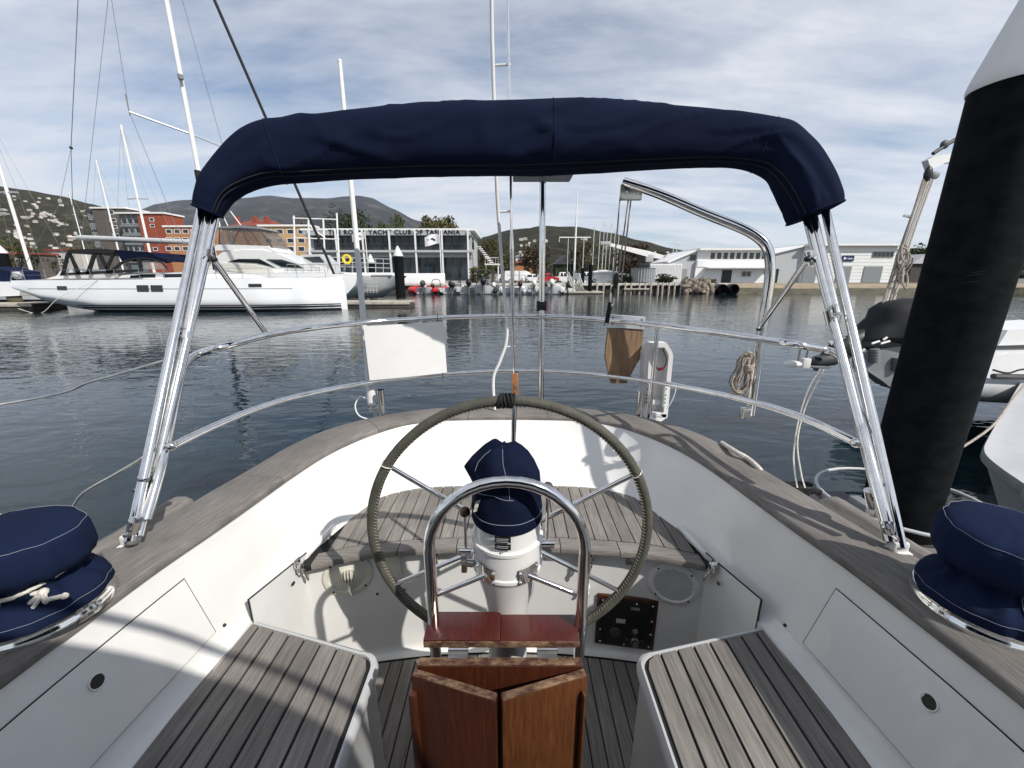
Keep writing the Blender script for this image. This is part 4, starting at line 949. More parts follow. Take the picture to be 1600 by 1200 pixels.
# ---- hills
def hill(name, ridge, D, D0, z0, m, rough_amp, nU=120, nV=26, pw=1.0, kind='structure', over=1.25):
    rid = [atY(x_, y_, D) for x_, y_ in ridge]; V = []; Fc = []
    xs0, xs1 = ridge[0][0], ridge[-1][0]; H = {}
    for iu in range(nU+1):
        px_ = xs0+(xs1-xs0)*iu/nU
        for (xa, ya), (xb, yb) in zip(ridge, ridge[1:]):
            if xa <= px_ <= xb:
                k = (px_-xa)/(xb-xa); k2 = k*k*(3-2*k)*.4+k*.6; py_ = ya+(yb-ya)*k2; break
        zr = atY(px_, py_, D).z
        for iv in range(nV+1):
            v = iv/nV*over; Yv = D0+(D-D0)*v
            shp = v**pw if v <= 1 else 1-(v-1)*1.2
            X_ = atY(px_, 437, Yv).x
            s_ = D/1500.0
            nz = noise.fractal(Vector((X_/(160*s_), Yv/(160*s_), 3.1)), 1.0, 2.0, 5)*rough_amp*(math.sin(min(1, v)*math.pi)*.9+.10)
            V.append(Vector((X_, Yv, z0+(zr-z0)*shp+nz)))
    for iu in range(nU):
        for iv in range(nV):
            a = iu*(nV+1)+iv; Fc.append((a, a+1, a+nV+2, a+nV+1))
    o = mk(name, V, Fc, m, None, True, sharp=180); tag(o, kind=kind)
    def sample(px_, v):
        iu = (px_-xs0)/(xs1-xs0)*nU; iv = v/over*nV; i0, j0 = int(iu), int(iv); fu, fv = iu-i0, iv-j0
        a = i0*(nV+1)+j0; return V[a].lerp(V[a+nV+1], fu).lerp(V[a+1].lerp(V[a+nV+2], fu), fv)
    return sample
hill('mountain', [(60, 360), (150, 345), (235, 331), (270, 318), (300, 313), (345, 311), (400, 310), (440, 304), (480, 310), (520, 309), (548, 306), (570, 304.5), (590, 309), (622, 326), (652, 342), (690, 356), (740, 372), (800, 392), (900, 410)], 7000, 2400, 60, 'mountain_rock', 170, 150, 34, 1.35)
sub = hill('hill', [(-260, 280), (-120, 284), (0, 288), (40, 290), (80, 297), (130, 306), (170, 318), (200, 326), (230, 336), (260, 350), (300, 370), (345, 394)], 1500, 560, 6, 'suburb_hill', 16, 110, 30, .95)
mid = hill('hill', [(640, 405), (700, 392), (755, 371), (800, 358), (850, 353.5), (900, 354), (950, 364), (1000, 377), (1045, 389), (1080, 396), (1130, 408), (1220, 424)], 2200, 600, 8, 'bush_hill', 20, 110, 26, .9)
rgt = hill('hill', [(1340, 425), (1390, 406), (1430, 393), (1470, 386), (1520, 380), (1640, 372), (1800, 368)], 520, 190, 2, 'bush_hill', 8, 50, 14, .9)
# ---- houses on the slopes
def house(name, size, storeys, rm):
    t = thing(name, (0, 0, 0), 'x', 'house'); w_, d_, h_ = size
    B().box(-w_/2, w_/2, -d_/2, d_/2, -3, h_).obj('wall', 'house_white', t, smooth=False)
    V = [(-w_/2-.4, -d_/2-.4, h_), (w_/2+.4, -d_/2-.4, h_), (w_/2+.4, d_/2+.4, h_), (-w_/2-.4, d_/2+.4, h_), (-w_/2+1, 0, h_+2.2), (w_/2-1, 0, h_+2.2)]
    mk('roof', V, [(0, 1, 5, 4), (2, 3, 4, 5), (1, 2, 5), (3, 0, 4), (0, 3, 2, 1)], rm, t)
    return t
protos = [house('hillside_house', (13, 9, 5), 2, 'house_roof'), house('hillside_house', (10, 8, 3.5), 1, 'house_white'), house('hillside_house', (17, 10, 6), 2, 'house_white'), house('hillside_house', (12, 9, 4), 1, 'red_roof')]
HL = ['dark-roofed pale house on the left hillside', 'small white house on the left hillside', 'long white house on the left hillside', 'red-roofed house on the left hillside']
rng = random.Random(11); nh = 0; usedp = set(); tries = 0
while nh < 290 and tries < 6000:
    tries += 1
    px_ = rng.uniform(-40, 255); v = rng.random()**1.35*.80+.02
    if noise.noise(Vector((px_*.03, v*5, 9))) < -.12: continue
    if v > .5+.25*rng.random() and rng.random() < .8: continue
    p = sub(px_, v); zone = ('high under the wooded ridge' if v > .42 else 'halfway up' if v > .2 else 'low')+(' above the left pile' if px_ < 40 else ' above the black canopy' if px_ < 125 else ' behind the apartment blocks'); k = rng.choices([0, 1, 2, 3], [5, 6, 4, 1])[0]
    rz = rng.uniform(-.5, .5)
    if k not in usedp:
        usedp.add(k); o = protos[k]; o.location = (p.x, p.y, p.z+OZ); o.rotation_euler = (0, 0, rz); o.scale = (.5,)*3; o['label'] = HL[k]+', '+zone; o['group'] = 'houses on the left hillside'
    else:
        o = dup(protos[k], p, rz, HL[k]+', '+zone, scale=rng.uniform(.34, .58)); o['group'] = 'houses on the left hillside'
    nh += 1
for i in range(42):
    px_ = rng.uniform(800, 1075); v = rng.uniform(.03, .42); p = mid(px_, v); k = rng.choice([0, 1, 2])
    o = dup(protos[k], p, rng.uniform(-.5, .5), HL[k].replace('left hillside', 'middle hill behind the boatyard'), scale=rng.uniform(.5, .9)); o['group'] = 'houses on the middle hill'
# ---- generic building with separate windows
def face_box(name, t, x0, x1, y0, y1, z0, z1, m): return B().box(x0, x1, y0, y1, z0, z1).obj(name, m, t, smooth=False)
def window(t, x0, x1, z0, z1, y, fr='white_paint', gl='glass_dark', frame=.12, mull=0):
    f_ = B()
    f_.box(x0, x1, y-.06, y+.1, z1-frame, z1).box(x0, x1, y-.06, y+.1, z0, z0+frame).box(x0, x0+frame, y-.06, y+.1, z0+frame, z1-frame).box(x1-frame, x1, y-.06, y+.1, z0+frame, z1-frame)
    for k in range(mull): xm = x0+(x1-x0)*(k+1)/(mull+1); f_.box(xm-frame/3, xm+frame/3, y-.05, y+.1, z0+frame, z1-frame)
    fo = f_.obj('window', fr, t, smooth=False)
    B().box(x0+frame*.9, x1-frame*.9, y-.01, y+.05, z0+frame*.9, z1-frame*.9).obj('pane', gl, fo, smooth=False)
    return fo
# ---- yacht club
CY = 72.0
def cxz(px_, py_, Y=CY): p = atY(px_, py_, Y); return p.x, p.z
X0, _ = cxz(478, 400); X1, ztop = cxz(735, 357); _, zf = cxz(700, 367.5); _, zb1 = cxz(700, 391); _, zsl = cxz(700, 394.5); _, zl1 = cxz(700, 402)
club = thing('yacht_club', ((X0+X1)/2, CY+6, ZQ), 'long two-storey glass-fronted yacht club with white columns and rooftop lettering', 'building')
face_box('core', club, X0, X1, CY+1.2, CY+14, ZQ, ztop-.6, 'club_grey')
face_box('roof', club, X0-.3, X1+.8, CY-.22, CY+15, ztop-.35, ztop, 'white_paint')
face_box('sign_band', club, X0, X1, CY-.15, CY+1.2, zf, ztop-.352, 'club_band')
face_box('balcony_slab', club, X0, X1+.4, CY-.5, CY+1.2, zsl, zb1, 'club_grey')
face_box('lower_band', club, X0, X1, CY+.6, CY+1.2, zl1, zsl-.002, 'club_grey')
cols = [cxz(px_, 400)[0] for px_ in (488, 529, 570, 611, 651, 692, 732)]
for x_ in cols: B().box(x_-.13, x_+.13, CY-.45, CY-.19, ZQ, ztop-.36).obj('column', 'white_paint', club, smooth=False)
for a, b_ in zip(cols, cols[1:]):
    n = 3; wv = (b_-a)/n
    for k in range(n):
        window(club, a+k*wv+.03, a+(k+1)*wv-.03, zb1+.05, zf-.02, CY+1.15, 'dark_grey', 'teal_glass', .07)
        window(club, a+k*wv+.03, a+(k+1)*wv-.03, ZQ+.5, zl1-.03, CY+1.15, 'dark_grey', 'teal_glass', .07)
    bal = B().box(a+.18, b_-.18, CY-.42, CY-.38, zb1+1.0, zb1+1.06)
    bo_ = bal.obj('handrail', 'dark_grey', club, smooth=False)
    for k in range(14):
        xk = a+.3+(b_-a-.6)*k/13; B().box(xk-.02, xk+.02, CY-.42, CY-.38, zb1, zb1+1.0).obj('baluster', 'dark_grey', bo_, smooth=False)
side = B().box(X1-.01, X1+.02, CY+2, CY+6, zb1+.4, zf).obj('end_window', 'teal_glass', club, smooth=False)
cu = bpy.data.curves.new('sign_text', 'FONT'); cu.body = 'THE ROYAL YACHT CLUB OF TASMANIA'; cu.size = 1.0; cu.extrude = .04; cu.offset = .022; cu.space_character = 1.14; cu.align_x = 'LEFT'
to = bpy.data.objects.new('sign_text', cu); COL.objects.link(to); bpy.context.view_layer.update()
me = bpy.data.meshes.new_from_object(to); bpy.data.objects.remove(to)
xs_ = [v.co.x for v in me.vertices]; ys_ = [v.co.y for v in me.vertices]
ta, zt0 = cxz(514, 366.2); tb, zt1 = cxz(719, 359.2)
lo_ = B().add([(ta+(v.co.x-min(xs_))/(max(xs_)-min(xs_))*(tb-ta), CY-.19-v.co.z, zt0+(v.co.y-min(ys_))/(max(ys_)-min(ys_))*(zt1-zt0)) for v in me.vertices], [tuple(p.vertices) for p in me.polygons]).obj('sign_lettering', 'black', club, smooth=False)
lo_['kind'] = 'stuff'; lo_['label'] = 'black capital letters THE ROYAL YACHT CLUB OF TASMANIA'
# stair tower and little deck at the end of the club
stt = thing('club_stairs', (X1+3, CY+2, ZQ), 'white outside stair and small deck at the end of the yacht club', 'stairs')
sx0, sz0 = cxz(746, 384); sx1, sz1 = cxz(768, 412)
for k in range(10):
    f = k/9; B().box(sx0+(sx1-sx0)*f-.2, sx0+(sx1-sx0)*f+.5, CY+1, CY+2.4, sz0+(sz1-sz0)*f-.12, sz0+(sz1-sz0)*f).obj('step', 'white_paint', stt, smooth=False)
B().box(sx1-1.2, sx1+1.4, CY-.2, CY+3, sz1-.2, sz1, 0).box(sx1-1.1, sx1-.9, CY-.1, CY+.1, ZQ, sz1-.2).box(sx1+1.1, sx1+1.3, CY-.1, CY+.1, ZQ, sz1-.2).obj('deck', 'white_paint', stt, smooth=False)
for k in range(6): B().box(sx1-1.1+k*.45, sx1-1.06+k*.45, CY-.18, CY-.14, sz1, sz1+1.0).obj('baluster', 'white_paint', stt, smooth=False)
B().box(sx1-1.15, sx1+1.2, CY-.19, CY-.13, sz1+1.0, sz1+1.07).obj('handrail', 'white_paint', stt, smooth=False)
# white low wall along the quay edge in front of the club
wl0, wl1 = atY(586, 430, 62).x, atY(695, 430, 62).x
tag(B().box(wl0, wl1, 61.6, 62.2, ZQ-.1, atY(640, 427, 62).z, .03).obj('parapet_wall', 'white_paint'), 'low white parapet wall on the quay edge before the club', 'wall')
# flags
def flag(px_, ptop, pfl, Y, label, dark):
    p0 = atY(px_, 440, Y); zt_ = atY(px_, ptop, Y).z
    t = thing('flagpole', (p0.x, Y, ZQ), label, 'flag')
    B().tube([(p0.x, Y, ZQ), (p0.x, Y, zt_)], .07, 8).obj('pole', 'white_paint', t)
    a = atY(pfl[0], pfl[1], Y); g_ = []
    w_, h_ = -(pfl[2]), pfl[3]
    for i in range(9):
        u = i/8; g_.append([Vector((p0.x-.08+w_*u, Y+.18*math.sin(u*6), a.z-v*h_-.35*u*u+.10*math.sin(u*5+v))) for v in (0, .5, 1)])
    B().loft(g_).obj('flag', 'flag_white', t)
    mk('flag_device', [Vector((p0.x-.08+w_*u, Y+.18*math.sin(u*6)-.03, a.z-v*h_-.35*u*u+.10*math.sin(u*5+v))) for u, v in ((.25, .62), (.45, .35), (.8, .3), (.78, .42), (.5, .5), (.32, .72))], [(0, 1, 2, 3, 4, 5)], dark, t)
flag(577, 361, (577, 363, 2.0, 1.1), 66, 'white club flag flying on a thin pole left of the second column', 'mid_grey')
flag(690, 358, (690, 366, 2.2, 1.4), 63, 'white flag with dark emblem on a pole before the club', 'black')
# ---- apartment blocks and houses on the left
def block(name, label, px0, px1, pyt, pyb, Y, dep, m, wins, wf='white_paint', roofm='white_paint', gl='glass_dark', ztb=None):
    a = atY(px0, pyt, Y); b_ = atY(px1, pyt, Y); zb_ = ZQ
    t = thing(name, ((a.x+b_.x)/2, Y+dep/2, zb_), label, 'building')
    face_box('wall', t, a.x, b_.x, Y, Y+dep, zb_, a.z, m); face_box('roof', t, a.x-.4, b_.x+.4, Y-.4, Y+dep+.4, a.z, a.z+.5, roofm)
    for (wx0, wx1, wy0, wy1) in wins:
        p, q = atY(wx0, wy1, Y), atY(wx1, wy0, Y); window(t, p.x, q.x, p.z, q.z, Y, wf, gl, .14)
    return t
t = block('apartment_block', 'dark brick apartment block with a slim white roof edge', 143, 196, 326, 420, 150, 9, 'grey_brick', [(170, 177, 328, 335), (172, 181, 341, 347), (175, 183, 352, 357), (177, 186, 365, 371)])
p0, p1 = atY(143, 326, 150), atY(128, 326, 150)
wing = B().box(p1.x, p0.x, 151, 158, ZQ, p0.z-.2).obj('glazed_wing', 'dark_grey', t, smooth=False)
for r_ in range(5):
    for c_ in range(3):
        x_ = p1.x+.5+c_*(p0.x-p1.x-.6)/3; z_ = p0.z-3.6-r_*3.1; window(t, x_, x_+(p0.x-p1.x)/3-.5, z_, z_+2.0, 151, 'light_grey', 'glass_dark', .12)
t = block('apartment_block', 'red brick apartment block with teal balcony front', 213, 256, 334, 420, 145, 8, 'red_brick', [(234, 240, 340, 346), (235, 241, 350, 355), (236, 242, 372, 378), (240, 246, 386, 392)])
p0, p1 = atY(213, 334, 145), atY(182, 334, 145)
B().box(p1.x, p0.x, 145.8, 152, ZQ, p0.z-.1).obj('balcony_front', 'teal_panel', t, smooth=False); face_box('roof', t, p1.x-.4, p0.x-.41, 144.6, 152, p0.z, p0.z+.45, 'white_paint')
for r_ in range(5):
    for c_ in range(3):
        x_ = p1.x+.5+c_*(p0.x-p1.x-.6)/3; z_ = p0.z-3.2-r_*3.0; window(t, x_, x_+(p0.x-p1.x)/3-.5, z_, z_+1.9, 145.8, 'light_grey', 'glass_dark', .12)
    B().box(p1.x, p0.x-.01, 145.3, 145.75, p0.z-4.1-r_*3.0, p0.z-3.5-r_*3.0).obj('balcony', 'mid_grey', t, smooth=False)
block('apartment_block', 'orange brick flats beside the red brick block', 257, 335, 355, 420, 130, 5, 'orange_brick', [(260+i*13, 268+i*13, y_, y_+7) for i in range(6) for y_ in (358, 371, 385)], roofm='white_paint')
block('apartment_block', 'yellow brick flats left of the yacht club', 405, 486, 354, 430, 120, 4, 'yellow_brick', [(415+i*17, 425+i*17, y_, y_+8) for i in range(5) for y_ in (358, 372, 385)], roofm='white_paint')
a, b_ = atY(362, 353, 160), atY(432, 353, 160); zr_ = atY(400, 340, 160).z
rf = thing('roofed_house', ((a.x+b_.x)/2, 165, ZQ), 'brick house with a broad red tiled roof and chimneys', 'house')
face_box('wall', rf, a.x, b_.x, 160, 172, ZQ, a.z, 'orange_brick')
roof_ = mk('roof', [(a.x-1, 159, a.z), (b_.x+1, 159, a.z), (b_.x+1, 173, a.z), (a.x-1, 173, a.z), (a.x+5, 166, zr_), (b_.x-5, 166, zr_)], [(0, 1, 5, 4), (1, 2, 5), (2, 3, 4, 5), (3, 0, 4), (0, 3, 2, 1)], 'red_roof', rf)
for px_ in (372, 400, 418): p = atY(px_, 346, 163); B().box(p.x-.7, p.x+.7, 162, 163.4, p.z-1, p.z+1.6).obj('chimney', 'red_brick', roof_, smooth=False)
# town houses low on the left shore
for i, (px0, px1, pyt, Y, m_, lb) in enumerate(((20, 62, 398, 110, 'grey_brick', 'low dark brick house behind the left moorings'), (72, 125, 392, 118, 'house_white', 'low white house behind the black canopy'), (0, 24, 388, 125, 'orange_brick', 'low orange house at the left end of the shore'))):
    t = block('shore_house', lb, px0, px1, pyt, 425, Y, 4, m_, [(px0+6, px0+12, pyt+6, pyt+12), (px0+18, px0+24, pyt+6, pyt+12)], roofm='red_roof')
# ---- boatyard sheds on the right
SY = 70.0
def sx(px_, Y=SY): return atY(px_, 420, Y).x
def sz(py_, Y=SY): return atY(1150, py_, Y).z
sh = thing('clubhouse', (sx(1145), SY+6, ZQ), 'white two-storey clubhouse with a row of upper windows and black door', 'building')
zt_ = sz(391)
B().prism([(sx(1046), SY+.6, ZQ), (sx(1089), SY+.6, ZQ), (sx(1089), SY+.6, zt_-.02), (sx(1046), SY+.6, sz(411))], (0, 13, 0)).obj('end_wing', 'club_grey', sh, smooth=False)
B().prism([(sx(1044), SY+.2, sz(411)+.02), (sx(1090), SY+.2, zt_+.02), (sx(1090), SY+.2, zt_+.3), (sx(1044), SY+.2, sz(411)+.3)], (0, 14, 0)).obj('roof', 'white_paint', sh, smooth=False)
face_box('wall', sh, sx(1089), sx(1201), SY+.4, SY+13, ZQ, zt_, 'white_paint'); face_box('roof', sh, sx(1088), sx(1203), SY-.6, SY+14, zt_, zt_+.32, 'white_paint')
face_box('upper_band', sh, sx(1089), sx(1201), SY, SY+.398, sz(417), sz(406.5), 'white_paint'); face_box('awning', sh, sx(1101), sx(1202), SY-1.3, SY+.398, sz(419.5), sz(417.2), 'white_paint')
for k in range(9): x_ = sx(1107.5)+k*(sx(1198)-sx(1107.5))/9; window(sh, x_+.08, x_+(sx(1198)-sx(1107.5))/9-.08, sz(405.6), sz(393.5), SY+.36, 'white_paint', 'glass_dark', .09)
B().prism([(sx(1087), SY+.1, ZQ), (sx(1092), SY+.1, ZQ), (sx(1106), SY+.1, sz(418)), (sx(1088), SY+.1, sz(407))], (0, .29, 0)).obj('buttress', 'white_paint', sh, smooth=False)
face_box('door', sh, sx(1131), sx(1146), SY+.3, SY+.39, ZQ+.05, sz(422), 'black'); window(sh, sx(1161), sx(1177), sz(433), sz(423), SY+.36, 'white_paint', 'glass_dark', .1, 1)
face_box('notice', sh, sx(1197), sx(1201), SY+.3, SY+.39, sz(428), sz(421), 'red')
window(sh, sx(1079), sx(1087), sz(406), sz(398), SY+.56, 'dark_grey', 'glass_dark', .08)
face_box('stain_door', sh, sx(1066), sx(1076), SY+.5, SY+.59, ZQ, sz(420), 'roller_grey')
shed = thing('boat_shed', (sx(1320), SY+8, ZQ), 'big white boat shed with grey roller doors and blue sign', 'building')
zt_ = sz(384)
B().prism([(sx(1209), SY+1, ZQ), (sx(1257), SY+1, ZQ), (sx(1257), SY+1, zt_-.02), (sx(1209), SY+1, sz(397))], (0, 16, 0)).obj('side_wing', 'club_grey', shed, smooth=False)
B().prism([(sx(1207), SY+.6, sz(397)), (sx(1258), SY+.6, zt_), (sx(1258), SY+.6, zt_+.3), (sx(1207), SY+.6, sz(397)+.3)], (0, 17, 0)).obj('roof', 'white_paint', shed, smooth=False)
face_box('wall', shed, sx(1257), sx(1398), SY+.4, SY+17, ZQ, zt_, 'white_paint'); face_box('roof', shed, sx(1256), sx(1404), SY-.4, SY+18, zt_, zt_+.34, 'white_paint')
for k in range(9):
    zz = ZQ+.6+k*(zt_-ZQ-1)/9; B().box(sx(1257), sx(1398), SY+.375, SY+.41, zz, zz+.03).obj('board_joint', 'club_grey', shed, smooth=False)
for (a, b_) in ((1258, 1279), (1311, 1333), (1353, 1382)):
    dr_ = face_box('roller_door', shed, sx(a), sx(b_), SY+.3, SY+.372, ZQ+.05, sz(416), 'roller_grey')
    for k in range(9): zz = ZQ+.2+k*(sz(416)-ZQ-.3)/9; B().box(sx(a)+.03, sx(b_)-.03, SY+.28, SY+.298, zz, zz+.12).obj('slat', 'roller_grey', dr_, smooth=False)
window(shed, sx(1361), sx(1394), sz(402), sz(393), SY+.36, 'mid_grey', 'glass_dark', .1, 4)
window(shed, sx(1257.5), sx(1269), sz(402), sz(391), SY+.36, 'mid_grey', 'glass_dark', .1, 1)
sg = face_box('sign', shed, sx(1315), sx(1333), SY+.25, SY+.372, sz(408), sz(399), 'sign_blue')
mk('emblem', [(sx(1317), SY+.24, sz(401)), (sx(1322), SY+.24, sz(403.5)), (sx(1317), SY+.24, sz(406))], [(0, 1, 2)], 'white_paint', sg)
B().box(sx(1323), sx(1331), SY+.235, SY+.248, sz(405), sz(403)).obj('sign_line', 'light_grey', sg, smooth=False)
face_box('dark_door', shed, sx(1212), sx(1223), SY+.9, SY+.99, ZQ, sz(420), 'black')
# little shelter far right
t = thing('garden_house', (sx(1438), 82, ZQ), 'small pitched-roof hut among trees right of the shed', 'hut')
a, b_ = atY(1426, 412, 82), atY(1452, 412, 82); zr_ = atY(1440, 397, 82).z
face_box('wall', t, a.x, b_.x, 82, 86, ZQ, a.z, 'timber_dark'); mk('roof', [(a.x-.6, 81.5, a.z), (b_.x+.6, 81.5, a.z), (b_.x+.6, 86.5, a.z), (a.x-.6, 86.5, a.z), ((a.x+b_.x)/2, 81.5, zr_), ((a.x+b_.x)/2, 86.5, zr_)], [(0, 1, 4), (3, 5, 2), (0, 4, 5, 3), (1, 2, 5, 4)], 'light_grey', t)
t = thing('green_shed', (atY(850, 420, 90).x, 92, ZQ), 'dark green gabled shed behind the white utility trucks', 'shed')
a, b_ = atY(868, 413, 92), atY(897, 413, 92); zr_ = atY(882, 398, 92).z
face_box('wall', t, a.x, b_.x, 92, 98, ZQ, a.z, 'leaf_dark'); mk('roof', [(a.x-.5, 91.5, a.z), (b_.x+.5, 91.5, a.z), (b_.x+.5, 98.5, a.z), (a.x-.5, 98.5, a.z), ((a.x+b_.x)/2, 91.5, zr_), ((a.x+b_.x)/2, 98.5, zr_)], [(0, 1, 4), (3, 5, 2), (0, 4, 5, 3), (1, 2, 5, 4)], 'dark_grey', t)
for (a0, b0, pt_, pb2, Y, m1, m2, lb) in ((803, 832, 404, 418, 110, 'orange_brick', 'red_roof', 'low brick house with red roof behind the parked van'), (806, 830, 397, 404, 130, 'white_paint', 'light_grey', 'pale house above the red roof behind the van'), (930, 967, 421, 430, 78, 'white_paint', 'white_paint', 'low white canopy hut behind the trucks')):
    t = thing('yard_house', (atY((a0+b0)/2, 420, Y).x, Y+4, ZQ), lb, 'house'); a, b_ = atY(a0, (pt_+pb2)/2, Y), atY(b0, (pt_+pb2)/2, Y); zr_ = atY(a0, pt_, Y).z
    face_box('wall', t, a.x, b_.x, Y, Y+8, ZQ, a.z, m1); mk('roof', [(a.x-.5, Y-.5, a.z), (b_.x+.5, Y-.5, a.z), (b_.x+.5, Y+8.5, a.z), (a.x-.5, Y+8.5, a.z), (a.x+1.5, Y+4, zr_), (b_.x-1.5, Y+4, zr_)], [(0, 1, 5, 4), (1, 2, 5), (2, 3, 4, 5), (3, 0, 4)], m2, t)
# ---- wharf face, posts, rocks, culverts
wx0, wx1 = -60.0, 32.5
wharf = thing('wharf', (-10, 60.5, WATER), 'long timber wharf with pale coping and weathered posts below the club', 'wharf')
B().box(wx0, wx1, 60.3, 61.2, WATER-.5, ZQ-.32).obj('face', 'timber_dark', wharf)
B().box(wx0, wx1, 59.9, 61.4, ZQ-.30, ZQ+.04, .04).obj('coping', 'concrete_pale', wharf)
first = None
for px_ in list(range(690, 930, 24))+[933, 943, 955, 966, 977, 986, 999, 1008, 1017, 1028, 1035, 1045, 1054, 1064]:
    p = atY(px_, 450, 59.6); hgt = rng.uniform(-.1, .3)
    if first is None:
        first = B().tube([(0, 0, -.6-OZ), (0, 0, 1.45-OZ)], [.15, .14], 8).obj('post', 'timber_pale', wharf); o = first
    else: o = first.copy(); COL.objects.link(o)
    o.location = (p.x, 59.6, 0); o.scale = (1, 1, 1+hgt*.4)
B_ = B().box(atY(975, 450, 59.2).x, atY(1015, 450, 59.2).x, 59.2, 59.4, WATER+.55, WATER+.75); B_.obj('waler', 'timber_pale', wharf)
rk = None
for i in range(46):
    px_ = rng.uniform(1064, 1118); p = atY(px_, 450, 58.5+rng.uniform(-1.4, 2.4)); zz = WATER+.1+(p.y-57)*.42
    if rk is None or i < 3:
        bm = bmesh.new(); bmesh.ops.create_icosphere(bm, subdivisions=2, radius=.5)
        for v in bm.verts: v.co *= 1+.35*noise.noise(v.co*2.3+Vector((i*7, 0, 0)))
        me_ = bpy.data.meshes.new('shore_rock'); bm.to_mesh(me_); bm.free(); me_.materials.append(MATS['rock']); rk = bpy.data.objects.new('shore_rock', me_); o = rk
    else: o = rk.copy()
    COL.objects.link(o); o.location = (p.x, p.y, zz+OZ); o.rotation_euler = (rng.uniform(0, 6), rng.uniform(0, 6), rng.uniform(0, 6)); o.scale = (rng.uniform(.8, 2.2), rng.uniform(.6, 1.2), rng.uniform(.5, .9))
    tag(o, 'brown boulder in the tumbled bank between wharf and clubhouse', 'rock', 'rocks of the bank')
for i, px_ in enumerate((1128, 1146)):
    p = atY(px_, 452, 57.0); b = B().lathe([(.75, -.4), (.75, .8), (.62, .8), (.62, -.4)], (p.x, 57.2, WATER+.62), 24, 'y', False).add([(p.x+.62*math.cos(k*math.pi/12), 57.9, WATER+.62+.62*math.sin(k*math.pi/12)) for k in range(24)], [tuple(range(24))])
    tag(b.obj('culvert_pipe', 'black'), 'dark round culvert pipe opening in the bank before the clubhouse', 'pipe', 'culvert pipes')
# container, tank, crane
p0, p1 = atY(1016, 420, 68), atY(1066, 420, 68)
ct = thing('container', ((p0.x+p1.x)/2, 69, ZQ), 'white corrugated shipping container beside the clubhouse', 'container')
zt_ = atY(1040, 412, 68).z; B().box(p0.x, p1.x, 68.1, 70.6, ZQ, zt_).obj('body', 'white_paint', ct, smooth=False)
for k in range(22): x_ = p0.x+.15+k*(p1.x-p0.x-.3)/21; B().box(x_-.06, x_+.06, 68.03, 68.1, ZQ+.15, zt_-.15).obj('rib', 'white_paint', ct, smooth=False)
p = atY(1005, 425, 63.5); zt_ = atY(1005, 419, 63.5).z
tk_ = thing('crane_base', (p.x, 63.5, ZQ), 'round grey timber-clad tank under the wharf crane', 'tank')
B().lathe([(1.75, ZQ+.2), (1.75, zt_-.08), (1.85, zt_-.08), (1.85, zt_), (.01, zt_)], (p.x, 63.5, 0), 28).obj('drum', 'mid_grey', tk_)
for k in range(28):
    a = k*2*math.pi/28
    if math.sin(a) < .3: B().tube([(p.x+1.77*math.cos(a), 63.5+1.77*math.sin(a), ZQ+.2), (p.x+1.77*math.cos(a), 63.5+1.77*math.sin(a), zt_-.1)], .05, 5).obj('stave', 'light_grey', tk_)
cr_ = thing('wharf_crane', (p.x, 63.5, zt_), 'white jib crane with dark machinery standing on the round tank', 'crane')
B().box(p.x-.9, p.x+.8, 63, 64, zt_, zt_+.7, .1).box(p.x-.35, p.x+.3, 63.2, 63.8, zt_+.7, zt_+2.0, .08).tube([(p.x-.9, 63.4, zt_+.3), (p.x-.5, 63.4, zt_+2.2)], .14, 8).obj('machinery', 'black', cr_)
B().box(p.x+.1, p.x+1.3, 63.1, 63.9, zt_+.9, zt_+2.0, .06).obj('cab', 'club_grey', cr_)
j0, j1 = atY(1034, 401, 63.3), atY(945, 380, 62.5)
B().prism([j0+Vector((0, 0, -.35)), j0+Vector((.3, 0, .2)), j1.lerp(j0, .75)+Vector((0, 0, .35)), j1+Vector((0, 0, .18)), j1+Vector((0, 0, -.18)), j1.lerp(j0, .75)+Vector((0, 0, -.5))], (0, .5, 0)).obj('jib', 'white_paint', cr_, smooth=False)
B().box(j1.x-.6, j1.x+.9, j1.y-.1, j1.y+.6, j1.z-.2, j1.z+.25, .05).obj('jib_head', 'club_grey', cr_)
# yard flagpole with crosstree
p = atY(897, 430, 66); zt_ = atY(897, 297, 66).z; zy = atY(897, 371, 66).z
fm = thing('signal_mast', (p.x, 66, ZQ), 'tall white signal mast with one long crosstree in the boatyard', 'mast')
B().tube([(p.x, 66, ZQ), (p.x, 66, zy+2), (p.x, 66, zt_)], [.16, .13, .05], 10).obj('pole', 'white_paint', fm)
xa, xb = atY(874, 371, 66).x, atY(923, 371, 66).x; B().tube([(xa, 66, zy), (xb, 66, zy)], .08, 8).tube([(xa, 66, zy), (xa, 66, zy-.7)], .04, 6).obj('crosstree', 'white_paint', fm)
